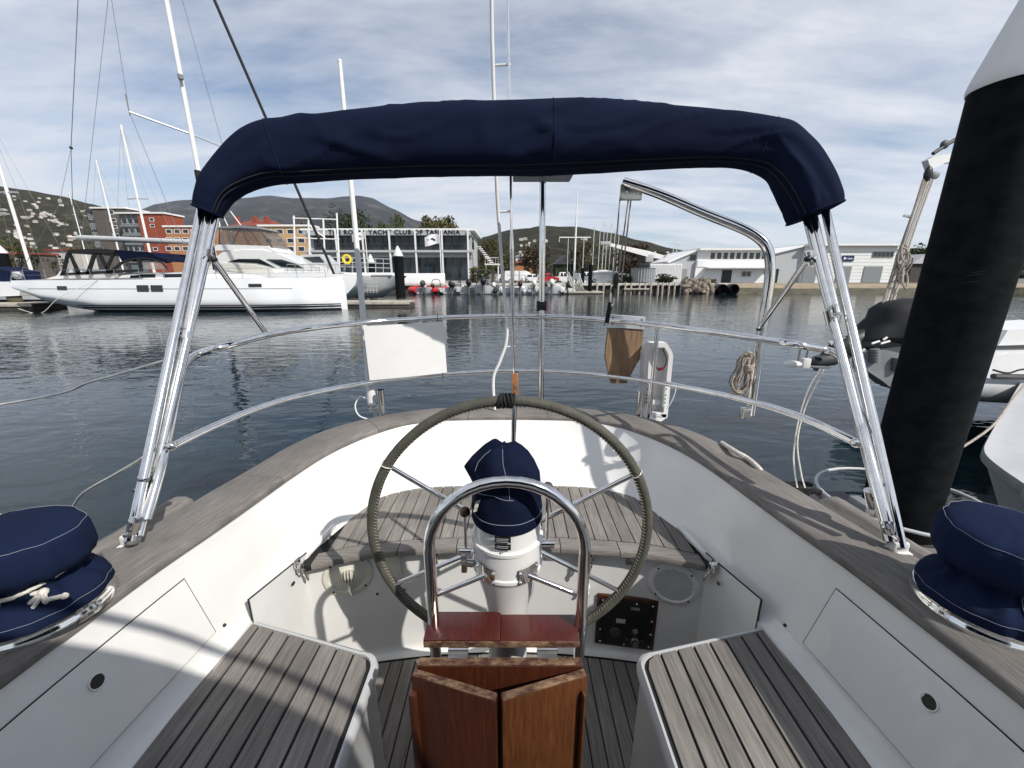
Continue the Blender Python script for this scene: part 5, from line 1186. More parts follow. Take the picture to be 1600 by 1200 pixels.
# ---- trees
def tree(px_, pyt, Y, wpx, label, leaf, n=1500, base=None, trunk=.25, name='tree', cat='tree', flat=.8, seed=0, ls=None):
    rg = random.Random(int(px_*13+pyt)+seed); p = atY(px_, pyt, Y); zb_ = ZQ if base is None else base; zt2 = p.z; H = zt2-zb_; Wd = wpx/F_PX*Y*.5
    t = thing(name, (p.x, Y, zb_), label, cat)
    cz = zb_+H*(1-.5*flat) if trunk > .02 else zb_+H*.5; ch = H*.5*flat if trunk > .02 else H*.5
    cl = [(Vector((rg.uniform(-1, 1), rg.uniform(-1, 1), rg.uniform(-.9, 1))), rg.uniform(.26, .52)) for _ in range(26)]
    cl = [(c_.normalized()*min(c_.length, .78), r_) for c_, r_ in cl]; V = []; Fc = []
    s_ = ls or max(.10, Wd*.07)
    for i in range(n):
        c_, r_ = cl[i % len(cl)]; d = Vector((rg.gauss(0, 1), rg.gauss(0, 1), rg.gauss(0, 1))).normalized()*r_*(rg.random()**.35)
        q = c_+d; P0 = Vector((p.x+q.x*Wd, Y+q.y*Wd, cz+q.z*ch))
        if P0.z < zb_: P0.z = zb_+.05
        u = Vector((rg.gauss(0, 1), rg.gauss(0, 1), rg.gauss(0, 1))).normalized(); v_ = u.cross(Vector((rg.gauss(0, 1), rg.gauss(0, 1), rg.gauss(0, 1)))).normalized(); k = s_*rg.uniform(.6, 1.4)
        o = len(V); V += [P0-u*k, P0+v_*k*.6, P0+u*k, P0-v_*k*.6]; Fc.append((o, o+1, o+2, o+3))
    mk('crown', V, Fc, leaf, t)
    b = B(); rt = max(.12, H*.03)
    b.tube([(p.x, Y, zb_-.2), (p.x+.1, Y, zb_+H*.3), (p.x, Y, cz+ch*.3)], [rt, rt*.8, rt*.3], 8)
    for k in range(5): a = rg.uniform(0, 6.28); b.tube([(p.x, Y, zb_+H*(.25+.06*k)), (p.x+math.cos(a)*Wd*.55, Y+math.sin(a)*Wd*.55, cz+ch*rg.uniform(-.3, .4))], [rt*.5, rt*.15], 6)
    b.obj('trunk', 'bark', t); return t
TL = [(521, 324, 88, 34, 'dark tree rising behind the left end of the club roof', 'leaf_dark', 2600), (553, 330, 86, 54, 'bushy dark tree behind the club roof near the whip antenna', 'leaf_dark', 3600), (616, 335, 90, 56, 'rounded green tree behind the middle of the club roof', 'leaf_mid', 3600), (679, 329, 88, 66, 'broad olive tree behind the right half of the club roof', 'leaf_olive', 4200),
      (770, 372, 86, 46, 'olive tree just right of the club stairs', 'leaf_olive', 1600), (838, 382, 95, 50, 'dark spreading tree behind the parked cars', 'leaf_brown', 1800), (918, 376, 92, 54, 'brown-green tree behind the signal mast', 'leaf_olive', 1800), (952, 382, 98, 44, 'green tree behind the yard masts', 'leaf_mid', 1500), (988, 378, 76, 52, 'dense brown tree left of the wharf crane', 'leaf_brown', 2400), (1020, 394, 82, 46, 'brown scrubby tree behind the crane jib', 'leaf_brown', 1600), (1046, 393, 100, 44, 'dark tree behind the container', 'leaf_dark', 1300), (1078, 396, 110, 46, 'dark tree rising behind the clubhouse gable', 'leaf_dark', 1300),
      (1412, 392, 100, 42, 'green tree at the right corner of the big shed', 'leaf_mid', 1400), (1438, 384, 105, 50, 'tall green tree right of the big shed', 'leaf_dark', 1600), (1468, 380, 100, 46, 'green tree beside the black pile', 'leaf_mid', 1400), (1560, 400, 95, 60, 'green tree beyond the black pile', 'leaf_mid', 1200),
      (470, 338, 135, 30, 'dark tree between the yellow flats and the club', 'leaf_brown', 900), (12, 372, 120, 52, 'green tree at the left end of the shore', 'leaf_mid', 1200), (58, 388, 112, 44, 'dark tree between the low shore houses', 'leaf_dark', 1100), (110, 386, 122, 40, 'olive tree left of the dark apartment block', 'leaf_olive', 1100), (785, 396, 100, 44, 'low green tree behind the white van', 'leaf_mid', 1300)]
for a in TL: tree(a[0], a[1], a[2], a[3], a[4], a[5], a[6])
for (px_, pyt, Y, wpx, lb, lf) in ((742, 416, 66, 20, 'yellow-green clipped bush before the club end', 'leaf_olive'), (757, 413, 67, 24, 'large green bush before the club stairs', 'leaf_mid'), (1040, 428, 64, 30, 'low dark scrub at the end of the wharf', 'leaf_dark'), (1100, 436, 63.5, 40, 'low scrub along the bank before the clubhouse', 'leaf_olive'), (975, 428, 64.5, 30, 'low scrub beside the round tank', 'leaf_dark')):
    tree(px_, pyt, Y, wpx, lb, lf, 900, trunk=0, name='bush', cat='bush', ls=.14)
# ================================================================ BOATS, DOCKS AND PILES
def cone_pile(px_, py_tip, py_c, py_b, Y, r_, label, zb=WATER-1.5):
    p = atY(px_, py_b, Y); zt_ = atY(px_, py_c, Y).z; zz = atY(px_, py_tip, Y).z
    t = thing('mooring_pile', (p.x, Y, WATER), label, 'pile', 'capped mooring piles')
    B().lathe([(r_, zb), (r_, zt_)], (p.x, Y, 0), 28).obj('shaft', 'pile_black', t)
    B().lathe([(r_*1.04, zt_-.06*r_/.3), (r_*1.06, zt_), (r_*.16, zz-.02), (.001, zz)], (p.x, Y, 0), 28).obj('cap', 'cone_white', t)
    B().lathe([(r_*1.015, WATER-.1), (r_*1.02, WATER+.5), (r_*1.0, WATER+.55)], (p.x, Y, 0), 24, capt=False).obj('weed_band', 'weedy', t)
cone_pile(627, 384, 399, 470, 31.5, .36, 'tall black pile with white cone cap at the end of the pontoon')
cone_pile(582, 397, 409, 440, 46, .42, 'black pile with white cone cap between the grey launch and the parapet')
cone_pile(11, 380, 394, 430, 33, .42, 'white-capped black pile standing behind the left moored boats')
# the big pile close by
BPX, BPY, BPR = 2.76, 2.46, .2015
t = thing('mooring_pile', (BPX, BPY, WATER), 'huge black pile with white cone cap right beside our yacht', 'pile')
zc_ = 1.03
B().lathe([(BPR, WATER-1.5), (BPR, 0), (BPR, zc_)], (BPX, BPY, 0), 64).obj('shaft', 'pile_black', t)
for (zz_, a0_, a1_) in ((.02, 222, 240), (.035, 225, 242), (-.02, 220, 236)):
    B().tube([(BPX+(BPR+.0003)*math.cos(R(a0_+(a1_-a0_)*i/8)), BPY+(BPR+.0003)*math.sin(R(a0_+(a1_-a0_)*i/8)), zz_+.012*i/8) for i in range(9)], .0006, 4).obj('scuff_mark', 'dark_grey', t)
B().lathe([(BPR*1.03, zc_-.02), (BPR*1.05, zc_), (BPR*1.03, zc_+.03), (BPR*.9, zc_+.12), (BPR*.16, zc_+.62), (.001, zc_+.64)], (BPX, BPY, 0), 64).obj('cap', 'cone_white', t)
gd = thing('pile_guide', (BPX, BPY, -1.6), 'pale steel guide hoop of the dock around the big black pile', 'pile guide')
B().tube([(BPX+.50*math.cos(R(100+i*10)), BPY+.46*math.sin(R(100+i*10)), -1.50) for i in range(37)], .012, 10).obj('hoop', 'light_grey', gd)
B().box(BPX-.62, BPX-.28, BPY-.2, BPY+.16, -1.60, -1.53, .01).obj('bracket_plate', 'dark_grey', gd); B().box(BPX-.40, BPX-.33, BPY-.16, BPY-.02, -1.53, -1.46, .008).obj('roller_block', 'mid_grey', gd)
fd = thing('finger_dock', (2.6, -1, WATER), 'grey finger dock lying outside the right-hand winch', 'dock')
for k in range(40): B().box(2.05, 3.1, -3.5+k*.14, -3.5+k*.14+.132, -1.64, -1.60, .004).obj('plank', 'teak_x', fd, smooth=False)
B().box(2.02, 3.13, -3.52, 2.12, -2.2, -1.642, .02).obj('float', 'dark_grey', fd)

# ---------------------------------------------------------------- the long white sloop on the left
HY = 25.2                                           # near side of its hull
xs0, xs1 = atY(27, 440, HY+1.0).x, atY(535, 440, HY+2.0).x; HL_ = xs1-xs0; HC = HY+2.35
sloop = thing('moored_sloop', ((xs0+xs1)/2, HC, WATER), 'long white moored sloop with plumb bow and black cockpit canopy', 'yacht')
def interp(tab, u):
    for (a, va), (b_, vb) in zip(tab, tab[1:]):
        if a <= u <= b_: k = (u-a)/(b_-a); k = k*k*(3-2*k)*.5+k*.5; return va+(vb-va)*k
    return tab[-1][1]
BEAM = [(0, 1.75), (.1, 2.05), (.3, 2.32), (.55, 2.35), (.75, 1.95), (.88, 1.25), (.96, .5), (1, .06)]
KEEL = [(0, 1.25), (.03, .95), (.1, .42), (.2, .02), (.28, -.25), (.9, -.3), (1, -.3)]
SHEER = [(0, 1.93), (.3, 1.97), (.6, 2.02), (.9, 2.10), (1, 2.12)]
def hp_(u, f, side, off=0.0):
    zk, zs = interp(KEEL, u), interp(SHEER, u); f = min(1.0, max(0.0, f)); z = zk+(zs-zk)*f; bw = interp(BEAM, u)
    full_ = (min(1, f/.35))**.45 if f < .35 else 1.0
    bw = bw*(.55+.45*full_)*(1-.035*max(0, f-.6)/.4)
    if f == 0: bw *= .25
    x_ = xs0+HL_*u
    if u > .97: x_ -= .20*max(0, (f-.82)/.18)**2
    return Vector((x_, HC+side*(bw+off), WATER+z))
us = [i/60 for i in range(61)]; fs = [0, .05, .09, .12, .16, .2, .25, .3, .36, .45, .6, .75, .9, .97, 1]
rws = []
for u in us: rws.append([hp_(u, f, -1) for f in reversed(fs)]+[hp_(u, f, 1) for f in fs])
hb = B().loft(rws); n_ = 2*len(fs); hb.F.append(tuple(range(n_))); hb.F.append(tuple(60*n_+k for k in range(n_))[::-1]); hb.obj('hull', 'hull_white', sloop, sharp=45)
B().loft([[hp_(u, 1, -1)+Vector((0, .05, .0)), Vector((xs0+HL_*u, HC, WATER+interp(SHEER, u)+.07)), hp_(u, 1, 1)+Vector((0, -.05, 0))] for u in us]).obj('deck', 'gelcoat', sloop)
def band(z0, z1, u0, u1, off, m, name):
    g_ = []
    for i in range(41):
        u = u0+(u1-u0)*i/40; zk, zs = interp(KEEL, u), interp(SHEER, u)
        g_.append([hp_(u, (z0-zk)/(zs-zk), -1, off), hp_(u, (z1-zk)/(zs-zk), -1, off)])
    B().loft(g_).obj(name, m, sloop)
band(-.05, .12, .22, .985, .03, 'black', 'boot_stripe'); band(.20, .30, .21, .985, .03, 'black', 'boot_stripe'); band(.36, .42, .20, .985, .03, 'dark_grey', 'boot_stripe'); band(1.42, 1.445, .06, .86, .02, 'mid_grey', 'cove_line')
def upx(px_): return (atY(px_, 445, HY+.1).x-xs0)/HL_
for (a, b_, y0, y1) in ((84, 101, 447, 453), (214, 233, 445.5, 455.5), (236, 255, 445.5, 455.5), (383, 402, 443.5, 448.5)):
    z1, z0 = atY(a, y0, HY+.1).z-WATER, atY(a, y1, HY+.1).z-WATER; band(z0, z1, upx(a), upx(b_), .03, 'glass_dark', 'hull_window')
# coachroof with long windows
cp = [(.30, 0), (.33, .30), (.42, .42), (.58, .44), (.70, .30), (.77, .06), (.78, 0)]
g_ = []
for i in range(31):
    u = .30+.48*i/30; h_ = interp(cp, u); wv = interp(BEAM, u)*.62; zz = WATER+interp(SHEER, u)+.03; x_ = xs0+HL_*u
    g_.append([Vector((x_, HC-wv, zz)), Vector((x_, HC-wv*.93, zz+h_*.85)), Vector((x_, HC-wv*.6, zz+h_)), Vector((x_, HC, zz+h_*1.05)), Vector((x_, HC+wv*.6, zz+h_)), Vector((x_, HC+wv*.93, zz+h_*.85)), Vector((x_, HC+wv, zz))])
B().loft(g_).obj('coachroof', 'gelcoat', sloop)
for (u0, u1) in ((.36, .44), (.465, .53)):
    g_ = []
    for i in range(9):
        u = u0+(u1-u0)*i/8; h_ = interp(cp, u); wv = interp(BEAM, u)*.62; zz = WATER+interp(SHEER, u)+.03; g_.append([Vector((xs0+HL_*u, HC-wv*(1-.07*k)-.012, zz+h_*.85*k)) for k in (.25, .85)])
    B().loft(g_).obj('cabin_window', 'glass_dark', sloop)
# black canopy: arches, roof and windscreen panels
def sp(px_, py_, dy=.6): return atY(px_, py_, HY+dy)
def slab(name, pxs, dy, dep, m, par=None): return B().prism([sp(x_, y_, dy) for x_, y_ in pxs], (0, dep, 0)).obj(name, m, par or sloop, smooth=False)
slab('canopy_roof', [(103, 392), (110, 389.5), (165, 389), (180, 391), (178, 395), (108, 396)], .5, 3.6, 'black_matt')
slab('spray_hood', [(180, 390), (235, 394), (246, 401), (258, 405), (262, 409), (250, 407), (205, 404.5), (190, 408)], .6, 3.4, 'navy')
for pxs in ([(103, 395), (108, 395), (100, 430), (94, 431)], [(106, 396), (110, 396), (126, 429), (120, 430)], [(144, 396), (150, 396), (140, 428), (133, 429)], [(152, 396), (156, 396), (173, 425), (168, 428)], [(174, 396), (179, 396), (168, 421), (164, 419)], [(169, 424), (188, 409), (205, 404.5), (206, 407.5), (192, 411), (172, 428)], [(213, 404), (219, 405), (223, 422), (218, 422)], [(94, 427), (140, 424), (172, 423), (220, 420), (222, 424), (140, 429), (94, 431)]):
    slab('canopy_strap', pxs, .55, .08, 'black_matt')
mat('clear_vinyl', (0.5, 0.53, 0.55), 0.08, trans=0.85, alpha=0.35)
slab('clear_panel', [(222, 406), (256, 409), (262, 421), (224, 421)], .62, .03, 'clear_vinyl')
B().tube(cr([sp(180, 421), sp(192, 409), sp(222, 403.5), sp(250, 409), sp(262, 421)], 6), .05, 8).obj('hood_bow', 'black_matt', sloop)
B().prism([sp(88, 431, .9), sp(96, 421, .9), sp(112, 420, .9), sp(128, 427, .9), sp(170, 426, .9), sp(170, 434, .9), sp(70, 436, .9)], (0, 2.6, 0)).obj('cockpit_coaming', 'gelcoat', sloop, smooth=False)
# mast, boom, rigging
mx, mY = atY(322, 330, HC).x, HC
zm = atY(255, 0, HC).z
B().tube([(mx, mY, WATER+2.1), (mx, mY, zm+9)], .145, 14, flat=.8).obj('mast', 'white_paint', sloop)
B().tube([(mx+.10, mY-.25, WATER+2.6), (mx+.10, mY-.25, atY(313, 268, HC).z)], .17, 10).obj('furled_sail', 'black_matt', sloop)
bo0, bo1 = sp(119, 371, 2.35), sp(318, 379, 2.35)
B().tube([bo0, bo0+Vector((.3, 0, -.02)), bo1], [.10, .17, .17], 12).obj('boom', 'light_grey', sloop)
B().tube([bo0+Vector((-.5, 0, .05)), bo0], .05, 8).obj('boom_end', 'white_paint', sloop)
zs_ = atY(300, 210, HC).z
s0, s1 = atY(202, 175, HC-1.6), Vector((mx, mY, zs_)); B().tube([s1, s0], .055, 8).obj('spreader', 'aluminium', sloop)
B().tube([s1, s1+Vector((.9, 1.4, -.3))], .05, 8).obj('spreader', 'aluminium', sloop)
B().tube([s0+Vector((0, 0, -.2)), s0+Vector((0, 0, .9))], .03, 6).tube([Vector((mx+.2, mY-.3, atY(290, 125, HC).z-.1)), Vector((mx+.2, mY-.3, atY(290, 125, HC).z+.15))], .14, 8).obj('mast_fitting', 'mid_grey', sloop)
fs0, fs1 = sp(522, 428, 2.35), atY(335, 0, HC); B().tube([fs0, fs1, fs0+(fs1-fs0)*1.25], .085, 10).obj('furled_headsail', 'black_matt', sloop)
wr_ = B(); bsp = atY(111, 231, HC); wr_.tube([atY(122, 0, HC), bsp], .022, 5).tube([bsp, sp(92, 320, .5), hp_(.02, 1, -1)], .016, 5).tube([bsp, hp_(.02, 1, 1)], .016, 5)
wr_.tube([s0, hp_(.60, 1, -1)], .014, 5).tube([s0, Vector((mx-2.2, mY-.6, zm+6))], .014, 5).tube([s1+Vector((.9, 1.4, -.3)), Vector((mx+.2, mY, zm+6))], .014, 5).tube([bo0+Vector((.4, 0, .1)), Vector((mx-.15, mY, zm+8))], .012, 5)
wo_ = wr_.obj('rigging_wires', 'wire', sloop); wo_['kind'] = 'stuff'; B().ball(bsp, .09, 8).obj('backstay_block', 'black', sloop)
for i in range(13):
    u = .05+.9*i/12; p = hp_(u, 1, -1)+Vector((0, .08, 0)); q = p+Vector((0, 0, .62)); B().tube([p, q], .016, 6).obj('stanchion', 'steel_dull', sloop)
B().tube([hp_(.05+.9*i/24, 1, -1)+Vector((0, .08, .62)) for i in range(25)], .010, 5).obj('lifeline', 'wire', sloop); B().tube([hp_(.05+.9*i/24, 1, -1)+Vector((0, .08, .32)) for i in range(25)], .010, 5).obj('lifeline', 'wire', sloop)
B().tube(cr([hp_(.30, 1, -1), hp_(.30, 1, -1)+Vector((-2, -.6, -1.0)), hp_(.14, .3, -1)+Vector((0, -1.0, -.8)), Vector((xs0+1.5, HY-.6, WATER+.25))], 5), .018, 5).obj('dock_line', 'rope_white', sloop)

# ---------------------------------------------------------------- flybridge cruiser behind it
KY = 33.0
cru = thing('motor_cruiser', (atY(430, 430, KY).x, KY+2, WATER), 'white flybridge motor cruiser with swoosh windows behind the sloop', 'motor boat')
def kp(px_, py_, dy=0): return atY(px_, py_, KY+dy)
def soft(name, pxs, y0, dep, m, par, ins=.35):
    """side profile with rounded-in shoulders so that the body has a crown"""
    P0 = [kp(x_, y_, y0) for x_, y_ in pxs]; c_ = sum(P0, Vector())/len(P0); rows_ = []
    for d, k in ((0, 1-ins*.35), (dep*.06, 1-ins*.10), (dep*.16, 1), (dep*.84, 1), (dep*.94, 1-ins*.10), (dep, 1-ins*.35)): rows_.append([Vector((c_.x+(p.x-c_.x)*(1-(1-k)*.35), p.y+d, c_.z+(p.z-c_.z)*k)) for p in P0])
    b = B().loft(rows_, closed=True); n = len(P0); b.F += [tuple(range(n)), tuple(5*n+i for i in range(n))[::-1]]; return b.obj(name, m, par, sharp=30)
soft('hull', [(300, 470), (302, 432), (340, 428), (480, 425), (535, 428), (560, 430), (556, 445), (545, 458), (530, 468)], 0, 4.4, 'hull_white', cru, .1)
soft('superstructure', [(318, 429), (330, 404), (345, 392), (380, 388), (410, 388), (440, 397), (470, 412), (505, 425), (540, 429)], .5, 3.4, 'gelcoat', cru)
for pxs in ([(356, 409), (372, 404.5), (405, 404.5), (430, 418), (400, 411)], [(416, 405), (440, 405.5), (462, 412), (474, 419), (440, 417)]):
    B().prism([kp(x_, y_, .44) for x_, y_ in pxs], (0, .12, 0)).obj('cabin_window', 'glass_dark', cru, smooth=False)
soft('sheer_moulding', [(345, 411), (400, 414), (425, 421), (430, 427), (395, 429), (350, 421)], .35, .3, 'cream', cru, .05)
mat('tinted_clear', (0.24, 0.20, 0.18), 0.15, trans=0.6, alpha=0.55)
B().prism([kp(x_, y_, .8) for x_, y_ in ((342, 382), (343, 357), (375, 354), (405, 358), (420, 372), (426, 386))], (0, 2.4, 0)).obj('flybridge_clears', 'tinted_clear', cru, smooth=False)
B().prism([kp(x_, y_, .7) for x_, y_ in ((338, 357), (342, 354), (375, 351.5), (402, 354), (410, 358), (375, 356))], (0, 2.6, 0)).obj('flybridge_top', 'mid_grey', cru, smooth=False)
for (a, b_) in (((343, 357), (342, 384)), ((375, 354), (362, 385)), ((375, 354), (392, 386)), ((405, 358), (426, 386)), ((390, 356), (410, 388)), ((342, 381), (426, 386))): B().tube([kp(*a, .75), kp(*b_, .75)], .035, 6).obj('canopy_frame', 'dark_grey', cru)
soft('flybridge', [(330, 392), (336, 382), (345, 381), (420, 384), (432, 394), (400, 392)], .6, 3.2, 'gelcoat', cru)
for i in range(11):
    a = kp(450+i*12.5, 428-i*.0, .2); B().tube([a, a+Vector((0, 0, .75))], .02, 5).obj('stanchion', 'steel_dull', cru)
B().tube([kp(450, 428, .2)+Vector((0, 0, .75)), kp(575, 429, .2)+Vector((0, 0, .75))], .025, 6).obj('bow_rail', 'steel_dull', cru)
B().tube([kp(352, 392, 1.5), kp(336, 318, 1.5)], .05, 6).tube([kp(402, 386, 1.5), kp(360, 330, 1.5)], .04, 6).tube([kp(372, 386, 2.5), kp(345, 330, 2.5)], .04, 6).obj('outrigger_poles', 'white_paint', cru)['kind'] = 'stuff'
# ---------------------------------------------------------------- grey launch and its gantry
lan = thing('grey_launch', (atY(580, 450, 36).x, 37, WATER), 'grey work launch with tubular rails beyond the sloop bow', 'motor boat')
def lp(px_, py_, dy=0): return atY(px_, py_, 36+dy)
rows_ = []
for d, k in ((0, 0), (.5, .7), (1.3, 1), (2.1, .7), (2.6, 0)):
    rows_.append([lp(x_, y_)+Vector((0, d, 0)) for x_, y_ in ((470, 427), (585+k*12, 429), (606+k*24, 431), (598+k*16, 448), (572+k*20, 462+k*4), (470, 464+k*4))])
b = B().loft(rows_, closed=True); b.F += [tuple(range(6)), tuple(24+i for i in range(6))[::-1]]; b.obj('hull', 'light_grey', lan, sharp=60)
B().box(lp(470, 428).x, lp(612, 428).x, 35.9, 38.7, lp(540, 430.5).z, lp(540, 426).z, .05).obj('gunwale', 'white_paint', lan)
B().prism([lp(x_, y_, .4) for x_, y_ in ((470, 428), (470, 398), (500, 397), (512, 410), (520, 428))], (0, 2, 0)).obj('wheelhouse', 'club_grey', lan, smooth=False)
B().prism([lp(x_, y_, .36) for x_, y_ in ((474, 410), (474, 402), (499, 401), (507, 410))], (0, .05, 0)).obj('cabin_window', 'glass_dark', lan, smooth=False)
for y_ in (402, 409, 416):
    B().tube([lp(515, y_, .3), lp(612, y_+3, .3)], .03, 6).obj('rail', 'light_grey', lan)
for i in range(9): x_ = 515+i*12; B().tube([lp(x_, 402+i*.3, .3), lp(x_, 427, .3)], .028, 6).obj('stanchion', 'light_grey', lan)
cage = B()
for i in range(5): cage.tube([lp(571+i*4, 441, -.6), lp(569+i*5, 458, -.6)], .035, 5)
for y_ in (442, 448, 454): cage.tube([lp(569, y_, -.62), lp(592, y_, -.62)], .03, 5)
cage.obj('bow_ladder', 'light_grey', lan)['kind'] = 'stuff'
tag(B().lathe([(.30, -.08), (.42, -.05), (.42, .05), (.30, .08), (.22, 0), (.30, -.08)], lp(542, 405, -.2), 20, 'y', False).obj('lifebuoy', 'yellow'), 'yellow lifebuoy hung on the grey launch rail', 'lifebuoy')
ga = thing('steel_gantry', (atY(495, 420, 42).x, 42, ZQ), 'white tubular steel gantry standing left of the club', 'gantry')
def gp(px_, py_): return atY(px_, py_, 42)
for (a, b_) in (((459, 337), (462, 432)), ((526, 333), (531, 432)), ((482, 342), (484, 420)), ((505, 342), (508, 420))): B().tube([gp(*a), gp(*b_)], .09, 8).obj('post', 'white_paint', ga)
for (a, b_) in (((457, 341), (528, 343)), ((461, 372), (530, 374)), ((480, 350), (508, 372))): B().tube([gp(*a), gp(*b_)], .06, 8).obj('bar', 'white_paint', ga)
# ---------------------------------------------------------------- pontoons
def pontoon(name, label, px0, px1, py_w, py_t, dep, Yv=None, npl=12):
    Y = Yv or abs(WATER)/math.tan(PITCH+math.atan((py_w-600)/F_PX)); a, b_ = atY(px0, py_w, Y), atY(px1, py_w, Y); zt_ = atY(px0, py_t, Y).z
    t = thing(name, ((a.x+b_.x)/2, Y+dep/2, WATER), label, 'pontoon')
    B().box(a.x, b_.x, Y+.05, Y+dep-.05, WATER-.3, zt_-.17, .03).obj('float', 'timber_dark', t); B().box(a.x-.03, b_.x+.03, Y-.02, Y+.05, zt_-.22, zt_-.02, .01).obj('fascia', 'timber_pale', t)
    n = max(4, int((b_.x-a.x)/.3)); wv = (b_.x-a.x)/n
    for k in range(n): B().box(a.x+k*wv+.01, a.x+(k+1)*wv-.01, Y+.0, Y+dep, zt_-.06, zt_, .004).obj('plank', 'timber_pale', t, smooth=False)
    return t, Y
pontoon('pontoon', 'weathered timber pontoon beyond the sloop bow', 470, 640, 480, 471, 1.8)
pontoon('pontoon', 'pale timber pontoon under the stern of the left boat', -60, 52, 488, 474, 2.2, 26.6)
gt, gY = pontoon('landing_pontoon', 'pale floating landing at the foot of the gangway', 880, 942, 462, 455.5, 4.0, 55.5)
gw = thing('gangway', (atY(900, 440, 60).x, 60, ZQ), 'sloping metal gangway with handrails down to the landing', 'gangway')
for (pa, pb2) in (((888, 426), (897, 452)), ((904, 429), (911, 447))):
    a, b_ = atY(*pa, 61), atY(*pb2, 57.4)
    B().prism([a, b_, b_+Vector((0, 0, .12)), a+Vector((0, 0, .12))], (.10, 0, 0)).obj('handrail', 'light_grey', gw, smooth=False)
    a2, b2 = a-Vector((0, 0, 1.0)), b_-Vector((0, 0, .35)); B().prism([a2, b2, b2+Vector((0, 0, .12)), a2+Vector((0, 0, .12))], (.10, 0, 0)).obj('side_beam', 'light_grey', gw, smooth=False)
    for k in range(9): f = k/8; p, q = a.lerp(b_, f), a2.lerp(b2, f); B().tube([p, q], .035, 5).obj('baluster', 'light_grey', gw)
a0, a1 = atY(889, 443, 61), atY(905, 443, 61)
for k in range(14):
    f = k/13; Yk = 61-3.6*f; z_ = ZQ+.02+(WATER+.55-ZQ)*f; xk = atY(890+f*8, 440, Yk).x; B().box(xk, xk+1.5, Yk-.12, Yk+.12, z_-.05, z_).obj('tread', 'timber_pale', gw, smooth=False)
for i, (px_, pt_, pb2, lb) in enumerate(((921, 414, 460, 'slim black pile with dark cap beside the landing'), (910, 419, 440, 'slim black pile behind the gangway top'))):
    p = atY(px_, pb2, 56.5+i*6); tag(B().tube([(p.x, p.y, WATER-1), (p.x, p.y, atY(px_, pt_, p.y).z)], .28, 14).obj('slim_pile', 'pile_black'), lb, 'pile')
# ---------------------------------------------------------------- dinghies under the wharf
def dinghy(name, tube_m, motor_m, console):
    t = thing(name, (0, 0, WATER-OZ*0), 'x', 'dinghy'); z = WATER+.30
    pth = [(-.75, -1.5, z), (-.78, -.6, z), (-.74, .5, z+.03), (-.5, 1.25, z+.10), (0, 1.6, z+.16), (.5, 1.25, z+.10), (.74, .5, z+.03), (.78, -.6, z), (.75, -1.5, z)]
    pp = cr(pth, 5); rr_ = [.13+.11*min(1, min(i, len(pp)-1-i)/4) for i in range(len(pp))]
    B().tube(pp, rr_, 12).obj('tube', tube_m, t)
    B().box(-.6, .6, -1.3, 1.1, z-.32, z-.08, .05).obj('floor', 'light_grey', t); B().box(-.62, .62, -1.36, -1.28, z-.25, z+.25, .02).obj('transom', 'light_grey', t)
    if console: B().box(-.3, .3, -.35, .1, z-.1, z+.65, .06).obj('console', 'mid_grey', t); B().tube(cr([(-.45, -.9, z), (-.45, -.9, z+1.1), (.45, -.9, z+1.1), (.45, -.9, z)], 4), .035, 8).obj('targa_arch', 'dark_grey', t)
    else: B().box(-.6, .6, -.1, .15, z+.05, z+.10, .01).obj('thwart', 'timber_pale', t)
    mo = B().ball((0, -1.62, z+.55), .25, 10, (.8, 1.15, 1.0)).obj('outboard', motor_m, t)
    B().tube([(0, -1.5, z+.35), (0, -1.7, z-.1), (0, -1.95, z-.30)], [.10, .09, .07], 8).ball((0, -2.0, z-.30), .09, 8, (.8, 1.8, .8)).obj('outboard_leg', 'dark_grey', mo)
    return t
dp = {'light': dinghy('dinghy', 'light_grey', 'black', False), 'white': dinghy('dinghy', 'white_plastic', 'white_plastic', False), 'red': dinghy('dinghy', 'red', 'dark_grey', False), 'dark': dinghy('dinghy', 'dark_grey', 'black', True)}
used_d = set()
for i, (px_, kind, rz, lb, s_) in enumerate(((655, 'red', .5, 'small red inflatable dinghy nearest the white-capped pile', .9), (676, 'red', -.3, 'larger red inflatable dinghy beside the small red one', 1.05), (700, 'light', .3, 'pale grey inflatable beside the two red ones', 1.0), (717, 'dark', -.2, 'black inflatable between the pale grey ones under the parapet', .9), (731, 'light', .15, 'wide pale grey inflatable with raised black motor', 1.15), (758, 'dark', .0, 'large dark inflatable with console and arch', 1.3), (778, 'white', -.2, 'white inflatable right of the large dark one', .9), (796, 'white', .1, 'white inflatable with white motor behind the hose', 1.0), (815, 'light', -.1, 'pale inflatable left of the stern pole', 1.0), (830, 'white', .1, 'white inflatable with twin pale tubes by the stern pole', 1.05), (862, 'white', -.1, 'white tender moored left of the gangway landing', 1.15), (876, 'light', .3, 'low grey tender tucked against the landing', .9), (664, 'white', .2, 'pale inflatable squeezed between the two red dinghies', .8), (688, 'dark', -.35, 'small dark inflatable right of the larger red dinghy', .8), (744, 'white', .25, 'white inflatable left of the large dark one', .85), (768, 'dark', .2, 'dark inflatable tied against the large console one', .9), (806, 'white', -.25, 'narrow white inflatable between hose and stern pole', .8), (845, 'light', .2, 'grey inflatable just right of the stern pole', .9))):
    p = atY(px_, 455, 57.6)
    if kind not in used_d: used_d.add(kind); o = dp[kind]; o.location = (p.x, 57.6, o.location.z); o.rotation_euler = (0, 0, rz); o.scale = (s_*1.65,)*3; o['label'] = lb
    else: o = dup(dp[kind], (p.x, 57.6+.3*(i % 2), WATER), rz, lb, scale=s_*1.65)
    o.location.z = WATER+OZ; o['group'] = 'dinghies moored under the wharf'
